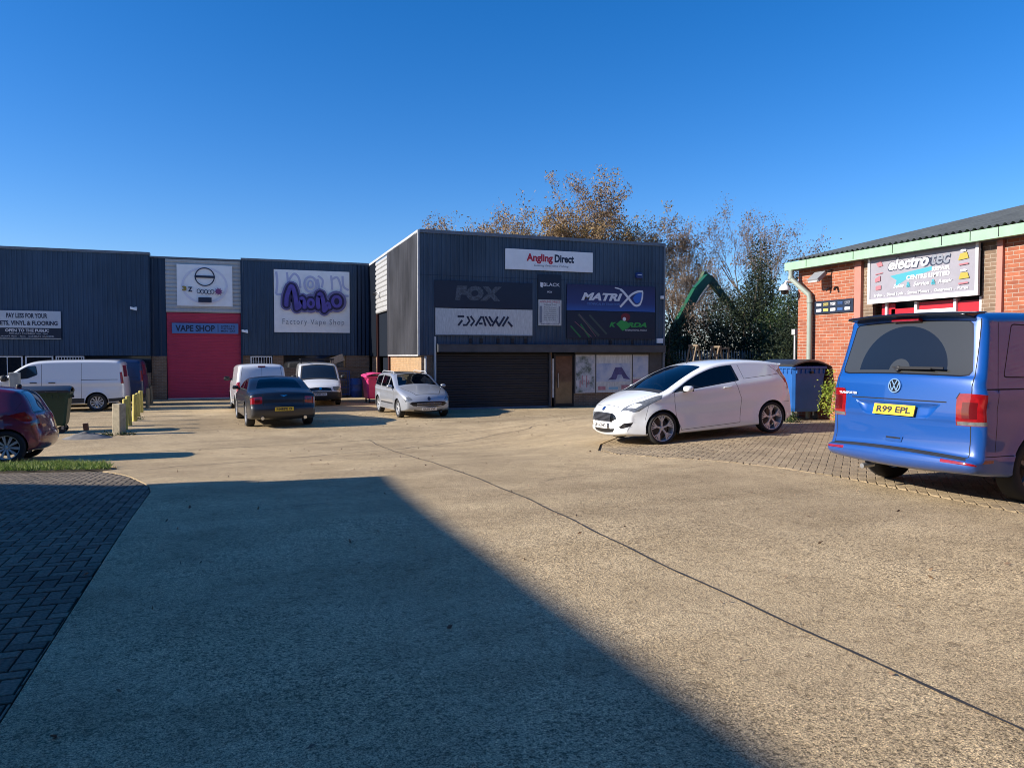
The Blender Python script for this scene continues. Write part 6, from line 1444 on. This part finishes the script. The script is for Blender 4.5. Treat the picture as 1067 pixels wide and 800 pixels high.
def tree(name,label,X,Y,H,spread,seed,leafm,nleaf,lsize,tr=.16,group=None,upright=.55,depth=5,lean=(0,0),base=.22,clump=.27):
    rnd=random.Random(seed); z0=gz(X,Y)-.1; root=empty(name,(X,Y,z0),label,'tree',group,world=False)
    tb=MB(); bb=MB(); tips=[]
    def grow(mb,p,d,L,r0,lv):
        n=4 if lv<2 else 3; pts=[p];rad=[r0];q=p;dd=d.copy()
        for i in range(n):
            dd=(dd+Vector((rnd.gauss(0,.13),rnd.gauss(0,.13),rnd.gauss(0,.07)+.05*upright))).normalized(); q=q+dd*L/n; pts.append(q); rad.append(r0*(1-.62*(i+1)/n))
            if lv>=2: tips.append((q,lv))
        mb.tube(pts,rad,6 if lv==0 else (4 if lv<3 else 3),cap=False)
        if lv>=depth: return
        k=rnd.randint(3,4) if lv<depth-1 else rnd.randint(2,4)
        if lv==0: k+=3
        for j in range(k):
            t=rnd.uniform(.35 if lv else .30,1.0); ii=min(n-1,int(t*n)); f=t*n-ii; pp=pts[ii].lerp(pts[ii+1],f)
            a=rnd.uniform(0,2*PI); tilt=rnd.uniform(.35,.95)*(1.15-.35*upright); o=dd.orthogonal().normalized(); o2=dd.cross(o)
            nd=(dd*math.cos(tilt)+(o*math.cos(a)+o2*math.sin(a))*math.sin(tilt)*spread); nd.z+=.12; nd.normalize()
            grow(bb,pp,nd,L*rnd.uniform(.52,.78),max(.006,rad[ii]*.62),lv+1)
    grow(tb,Vector((0,0,0)),Vector((lean[0],lean[1],1)).normalized(),H*.50,tr,0)
    zt=max(t[0].z for t in tips); sc=H/zt
    for m_ in (tb,bb): m_.v=[(x*sc**.5,y*sc**.5,z*sc) for x,y,z in m_.v]
    tips=[(Vector((t.x*sc**.5,t.y*sc**.5,t.z*sc)),l) for t,l in tips]
    tb.build('trunk',BARK,root,smooth=True,world=False,merge=False); bb.build('branches',BARK,root,world=False,merge=False)
    lv=Leaves(rnd); good=[t for t in tips if t[1]>=depth-1 and t[0].z>H*base] or tips
    for i in range(nleaf):
        t=rnd.choice(good)[0]; tone=min(1,max(0,.5+.35*mnoise.noise(t*.55)+rnd.gauss(0,.2)))
        lv.leaf(t+Vector((rnd.gauss(0,clump),rnd.gauss(0,clump),rnd.gauss(0,clump*.8)))*.6,lsize*rnd.uniform(.6,1.3),tone)
    lv.build('crown',leafm,root); return root
GA='autumn trees beyond the slate blue unit'
tree('autumn_tree','thin brown autumn tree above the left end of the slate blue parapet',18.0,46.5,12.0,.85,11,AUT,9000,.17,.22,GA)
tree('autumn_tree','reddish brown autumn tree between the thin left one and the golden ones',17.6,46,12.3,.75,83,AUT,11000,.17,.24,GA,.6)
tree('autumn_tree','golden brown autumn tree above the middle of the slate blue parapet',19.0,47,12.8,.8,23,AUT,11959,.19,.2,GA)
tree('autumn_tree','dense golden autumn tree behind the red lettered white board',21.6,46,12.4,.75,37,AUT,11959,.19,.2,GA)
tree('autumn_tree','tallest orange autumn tree above the right end of the slate blue roof',25.6,46,14.6,.72,5,AUT,17000,.17,.28,GA,.7)
tree('autumn_tree','loose brown autumn tree right of the slate blue unit, sky showing through',29.0,46,12.2,.72,41,AUT2,9000,.17,.2,GA)
tree('autumn_tree','sparse low autumn tree close behind the right corner of the slate blue unit',23.0,37.5,8.4,.7,57,AUT2,5500,.13,.14,GA)
tree('bare_tree','tall nearly bare purplish tree standing over the dark evergreens',31.0,38.0,12.6,.72,63,AUT2,7000,.13,.18,None,.7)
tree('bare_tree','nearly bare twiggy tree left of the dark evergreens behind the green boom',29.0,39.5,9.6,.7,71,AUT2,4500,.12,.15,None,.7)
def bush(name,label,X,Y,lobes,seed,m,n,ls,cat='shrub',group=None,trunk=True,cs=1.0):
    """crown made of leaf clumps spread through several uneven lobes"""
    rnd=random.Random(seed); z0=gz(X,Y); root=empty(name,(X,Y,z0-.05),label,cat,group,world=False)
    if trunk:
        tb=MB(); top=max(l[2]+l[5]*.5 for l in lobes)
        tb.tube([(0,0,-.05),(.1,.05,top*.4),(.0,0,top*.75)],[.16,.11,.04],7); 
        for l in lobes: tb.tube([(0.05,.02,min(top*.3,l[2])),(l[0]*.5,l[1]*.5,(top*.3+l[2])/2),(l[0],l[1],l[2]+l[5]*.5)],[.08,.05,.02],5)
        tb.build('trunk',BARK,root,smooth=True,world=False)
    lv=Leaves(rnd); cl=[]
    tot=sum(l[3]*l[4]*l[5] for l in lobes)
    for l in lobes:
        k=max(6,int(n*l[3]*l[4]*l[5]/tot/22))
        for i in range(k):
            u=Vector((rnd.gauss(0,1),rnd.gauss(0,1),rnd.gauss(0,1))).normalized(); rr=rnd.uniform(.35,1.0)**.6*(1+.22*mnoise.noise(u*2.5+Vector((seed,0,0))))
            cl.append((Vector((l[0]+u.x*l[3]*rr,l[1]+u.y*l[4]*rr,max(.05,l[2]+u.z*l[5]*rr))),rnd.gauss(.42,.2)))
    for c,t in cl:
        s_=rnd.uniform(.16,.36)*cs
        for j in range(22):
            lv.leaf(c+Vector((rnd.gauss(0,s_),rnd.gauss(0,s_),rnd.gauss(0,s_))),ls*rnd.uniform(.6,1.4),min(1,max(0,t+rnd.gauss(0,.18))))
    lv.build('crown',m,root); return root
GE='dark evergreens behind the yard'
bush('evergreen_tree','broad dark evergreen left of the lamp post, behind the white hatchback roof',25.2,33.2,[(0,0,2.8,1.8,1.6,2.4),(-.9,.3,4.3,1.0,1,1.5),(.8,0,5.2,.9,1,1.6),(.2,0,1.2,2.2,1.7,1.4)],2,EVG,15000,.15,'tree',GE)
bush('evergreen_tree','tall pointed dark evergreen near the middle of the evergreen group',27.3,34.6,[(0,0,3.6,1.4,1.4,3.2),(.1,0,6.4,.75,.8,2.0),(0,0,8.0,.35,.4,1.0),(.2,0,1.4,1.8,1.6,1.6)],3,EVG,15000,.14,'tree',GE)
bush('evergreen_tree','leaning dark evergreen whose top meets the green eaves',30.2,34.6,[(0,0,3.4,1.7,1.5,3.0),(.5,0,6.2,1.1,1.0,1.6),(1.5,0,7.4,.75,.7,.9),(.2,0,1.4,2,1.6,1.6)],4,EVG,16000,.14,'tree',GE)
bush('evergreen_tree','ivy covered tree with lighter green leaves left of the brick corner',24.9,30.0,[(0,0,2.2,1.5,1.3,1.9),(.5,0,4.3,.9,.9,1.1),(-.6,.1,3.4,.8,.8,1.1)],6,IVY,9000,.13,'tree',GE)
bush('evergreen_tree','round dark evergreen directly behind the brick corner',22.6,25.0,[(0,0,2.0,1.7,1.5,1.9),(.4,0,3.6,1.1,1.1,1.0),(-.8,.2,2.8,1,.9,1.3)],8,EVG,12000,.12,'tree',GE)
bush('evergreen_tree','dark evergreen filling the gap beyond the brick corner',28.6,30.6,[(0,0,2.6,1.8,1.5,2.4),(.5,0,5.0,1.1,1.1,1.3)],10,EVG,11000,.14,'tree',GE)
bush('ivy_shrub','sunlit green ivy climbing beside the right edge of the slate blue unit',18.5,29.9,[(0,0,1.2,.6,.6,1.5),(.1,0,2.8,.45,.5,1.0),(.6,.3,.8,.8,.7,1.1)],12,IVY,4500,.11,'shrub',None)
bush('hedge','dark bushy hedge along the palisade fence behind the wooden trestles',21.4,31.4,[(-2.6,0,1.4,1.2,.9,1.7),(-1.1,.2,1.7,1.3,.9,2.0),(.6,0,1.6,1.4,.9,2.1),(2.2,0,1.5,1.3,.9,1.8),(0,.3,3.2,1.5,.8,1.0),(-2.2,.2,3.1,.8,.7,.9)],14,EVG,15000,.13,'hedge',None,False)
bush('hedge','low dark hedge at the foot of the evergreens behind the parked hatchback',24.0,27.3,[(-2.2,0,1.0,1.4,.8,1.3),(-.6,0,1.2,1.3,.8,1.4),(1.0,0,1.1,1.4,.8,1.4)],15,EVG,10000,.12,'hedge',None,False)
bush('shrub','bright yellow green shrub wedged between the blue bin and the blue van',12.6,13.5,[(0,0,.55,.14,.2,.5),(.02,.03,1.0,.1,.14,.22)],17,SHR,700,.06,'shrub',None,False,.3)
bush('weed_clump','pale leafy weeds at the foot of the blue bin',11.75,13.75,[(0,0,.12,.16,.12,.13)],18,IVY,420,.05,'weeds',None,False,.2)
bush('weed_clump','weeds around the thick concrete post',-3.15,22.1,[(0,0,.03,.42,.2,.1),(.3,.1,.03,.25,.2,.08)],19,IVY,800,.05,'weeds',None,False,.18)
bush('weed_clump','weeds at the foot of the third yellow timber post',-3.2,27.3,[(0,0,.03,.2,.5,.12)],20,IVY,500,.05,'weeds',None,False,.18)
# ------------------------------------------------------------------ palisade fence
r=empty('palisade_fence',(17.4,30.6,-.6),'grey steel palisade fence half lost in the bushes','fence',world=False)
GS=mat('galvanised palisade',(.22,.24,.25),.5,.4,var=.2)
mb=MB()
for i in range(78):
    x=i*.155; mb.prism([(-.03,0),(.03,0),(.03,2.2),(.0,2.36),(-.03,2.2)],(x,0,.05),(1,0,0),(0,0,1),(0,.02,0))
mb.build('pales',GS,r,world=False)
mb=MB()
for z in(.4,1.9): mb.box(0,12.0,.022,.06,z,z+.05)
mb.build('rail',GS,r,world=False)
for i in range(5): MB().box(i*2.9,i*2.9+.08,.062,.14,-.1,2.3).build('post',GS,r,world=False)
# ------------------------------------------------------------------ wooden trestles
WD=mat('raw grey brown timber',(.20,.15,.10),.85,var=.25,scale=6)
for (x,yy,lab,sc) in ((18.2,27.1,'wooden A-frame trestle, left of the two behind the white hatchback',1.0),(19.25,27.0,'wooden A-frame trestle with a cross rail, right of the two behind the white hatchback',.98)):
    r=empty('wooden_trestle',(x,yy,gz(x,yy)),lab,'trestle','wooden trestles leaning by the hedge',world=False)
    H=2.55*sc
    for y in(0,.5):
        for sg in(1,-1): MB().bar((sg*.62,y,0),(sg*.03,y,H),.07,.045).build('leg',WD,r,world=False)
    mb=MB(); mb.bar((0,-.08,H),(0,.62,H),.08); mb.bar((-.3,0,H*.5),(.3,0,H*.5),.06,.03); mb.bar((-.3,.5,H*.5),(.3,.5,H*.5),.06,.03)
    if sc<1: mb.bar((-.05,0,H*.96),(.45,0,H*.98),.06); mb.bar((.40,0,.0),(.45,0,H*.97),.05)
    mb.build('rail',WD,r,world=False)
r=empty('lamp_post',(15.04,17.5,gz(15,17.5)),'slim grey lamp post just left of the brick corner','lamp post',world=False)
MB().tube([(0,0,0),(0,0,2.2)],.035).build('pole',M['steel'],r,smooth=True,world=False); MB().box(-.07,.07,-.07,.07,2.2,2.36).build('lamp_head',M['trim_lt'],r,world=False,bevel=.01)
# ------------------------------------------------------------------ material handler with green boom
r=empty('material_handler',(21.9,36.6,-.6),'green hydraulic boom of a scrap handler bent above the bushes','excavator',world=False)
GB=mat('dark green machine paint',(.008,.085,.045),.4,var=.2)
mb=MB()
def beam(mb,a,b,w0,w1,t=.35):
    a=Vector(a);b=Vector(b);d=(b-a).normalized();u=Vector((-d.z,0,d.x)); 
    vs=[a+u*w0/2,a-u*w0/2,b-u*w1/2,b+u*w1/2]; vs=[v+Vector((0,s_*t/2,0)) for s_ in(-1,1) for v in vs]
    mb.add(vs,[(0,1,2,3),(7,6,5,4),(0,4,5,1),(1,5,6,2),(2,6,7,3),(3,7,4,0)])
beam(mb,(.2,-.6,2.6),(2.2,-.6,5.75),.42,.50); beam(mb,(2.2,-.6,5.75),(2.95,-.6,6.55),.50,.4); 
mb.build('boom',GB,r,world=False)
mb=MB(); beam(mb,(2.75,-.25,6.65),(3.35,-.25,6.35),.55,.5,.3); beam(mb,(3.2,-.25,6.55),(5.4,-.25,4.3),.42,.24,.28); mb.build('stick',mat('rust stained green paint',(.055,.09,.05),.6,var=.5,scale=5),r,world=False)
MB().tube([(1.6,-.25,4.1),(3.25,-.25,6.1)],.07,8).build('ram',M['steel'],r,smooth=True,world=False)
MB().box(-1.2,1.2,-1.3,1.3,1.1,1.5).build('chassis',M['black'],r,world=False,bevel=.05); MB().box(-1.6,.2,-1.2,1.2,1.5,2.7).build('engine_cover',GB,r,world=False,bevel=.08)
cbn=MB().box(.25,1.5,-1.2,-.95,1.5,3.1).box(.25,1.5,.2,.3,1.5,3.1).box(.25,1.5,-1.2,.3,3.1,3.2).build('cab',GB,r,world=False)
for y in(-1.2,1.2):
    for x in(-.9,.9): MB().lathe([(0,-.2),(.5,-.2),(.55,-.12),(.55,.12),(.5,.2),(0,.2)],(x,y,.55),(0,1,0),20).build('wheel',M['tyre'],r,world=False)
# ------------------------------------------------------------------ grass verge
rnd=random.Random(9); GP=[(-1.95,13.42),(-2.1,14.2),(-2.5,15.0),(-3.0,15.45),(-4.5,15.85),(-9,16.8),(-9,15.3),(-3.8,14.15)]
tag(sheet('verge_soil',GP,.022,mat('verge soil',(.06,.05,.03),.95,var=.3,scale=9,bump=.6),.5,skirt=.05),kind='structure')
V=[];F=[];T=[]
for i in range(26000):
    x,y=rnd.uniform(-7,-1.9),rnd.uniform(13.3,16.6)
    if not inpoly(x,y,GP): continue
    h=rnd.uniform(.04,.11)*(1+.6*mnoise.noise(Vector((x*2,y*2,0)))); a=rnd.uniform(0,PI);b=len(V);z=gz(x,y)+.02
    dx,dy=math.cos(a)*.008,math.sin(a)*.008; lx,ly=rnd.gauss(0,.03),rnd.gauss(0,.03)
    V+=[(x-dx,y-dy,z),(x+dx,y+dy,z),(x+lx+dx*.6,y+ly+dy*.6,z+h*.6),(x+lx*1.8,y+ly*1.8,z+h)]; F.append((b,b+1,b+2,b+3)); T.append(rnd.random())
me=bpy.data.meshes.new('grass');me.from_pydata(V,[],F);me.materials.append(leafmat('verge grass',[(0,(.06,.11,.02)),(.6,(.14,.22,.04)),(1,(.32,.33,.10))],.35)); at=me.attributes.new('tone','FLOAT','FACE');at.data.foreach_set('value',T)
o=bpy.data.objects.new('grass',me);COL.objects.link(o);tag(o,'short grass on the verge beside the cherry hatchback','grass',kind='stuff')
# loose stones and dead leaves on the yard
lv=Leaves(random.Random(4)); rr=lv.r
for i in range(900):
    x=rr.uniform(-1,12);y=rr.uniform(1.5,27)
    if rr.random()<.5: y=rr.uniform(22,28)
    if y>11.5 and 7<x<10.8 and y<13.6: continue
    lv.leaf(Vector((x,y,gz(x,y)+.016)),rr.uniform(.02,.06),rr.random())
tag(lv.build('dead_leaves',AUT2),'scattered dead leaves and grit on the concrete','leaf litter',kind='stuff')
# ------------------------------------------------------------------ units out of view (they cast the big shade, block skylight and stand in reflections)
r=empty('neighbour_unit',(-12,3,0),'tall flat roofed unit outside the left of the view whose shadow covers the foreground','building',world=False)
FP=[(-11.6,-16),(-12.14,3.33),(-12.40,11.06),(-14.05,11.03),(-14.11,11.42),(-14.92,11.62),(-14.93,11.28),(-15.34,11.42),(-17.64,13.02),(-26,14.5),(-26,-16)]
HB=6.42
mb=MB(); mb.prism([(a+12,b-3) for a,b in FP],(0,0,-.5),(1,0,0),(0,1,0),(0,0,HB+.5)); mb.build('wall',M['clad_left'],r,world=False)
r=empty('rear_brick_unit',(4,-6.5,0),'brown brick unit with white doors behind the viewpoint, made tall to block skylight','building',world=False)
MB().box(-12,24,-8,0,-.2,7.4).build('wall',brick_mat('dark red brick',(.11,.075,.065),(.09,.06,.05),(.14,.12,.10),'x'),r,world=False)  # out of view; known from reflections, set nearer and taller to block skylight
for x in(3,9,15):
    MB().box(x,x+2.4,0,.06,0,2.6).build('door',M['upvc'],r,world=False); MB().box(x+3.2,x+4.8,0,.05,1,2.2).build('window',M['dkglass'],r,world=False)
MB().box(-12.3,24.3,-8.3,.3,7.4,7.65).build('roof',M['soffit'],r,world=False)
# ------------------------------------------------------------------ light, sky, camera
EL=R(24.5); SD=Vector((-1,.08,0)).normalized()*math.cos(EL)+Vector((0,0,math.sin(EL)))
sun=bpy.data.lights.new('sun','SUN'); sun.energy=4.9; sun.angle=R(.53); sun.color=(1.0,.925,.83)
so=bpy.data.objects.new('sun',sun); so.rotation_euler=SD.to_track_quat('Z','Y').to_euler(); so.location=(-20,5,30); COL.objects.link(so)
w=bpy.data.worlds.new('World'); scn.world=w; w.use_nodes=True; nt=w.node_tree; bg=nt.nodes['Background']
sk=nt.nodes.new('ShaderNodeTexSky'); sk.sky_type='NISHITA'; sk.sun_disc=False; sk.sun_elevation=EL; sk.sun_rotation=math.atan2(SD.x,SD.y)
sk.altitude=0; sk.air_density=1.0; sk.dust_density=.3; sk.ozone_density=4.0
hs=nt.nodes.new('ShaderNodeHueSaturation'); hs.inputs['Saturation'].default_value=1.33; nt.links.new(sk.outputs[0],hs.inputs['Color']); tm=nt.nodes.new('ShaderNodeMix'); tm.data_type='RGBA'; tm.blend_type='MULTIPLY'; tm.inputs[0].default_value=1; tm.inputs[7].default_value=(1.0,.965,1.17,1); nt.links.new(hs.outputs[0],tm.inputs[6]); nt.links.new(tm.outputs[2],bg.inputs[0]); bg.inputs[1].default_value=.092
cam=bpy.data.cameras.new('camera'); cam.sensor_width=36; cam.lens=780/1067*36; cam.clip_end=4000; cam.clip_start=.05
co=bpy.data.objects.new('camera',cam); co.location=(0,0,1.5); co.rotation_euler=(R(90)-math.atan(29/780),0,R(-20)); COL.objects.link(co); scn.camera=co
scn.cycles.filter_width=1.0
scn.view_settings.view_transform='Standard'; scn.view_settings.look='None'; scn.view_settings.gamma=1; scn.view_settings.exposure=0.75
try: scn.view_settings.use_curve_mapping=False
except Exception: pass
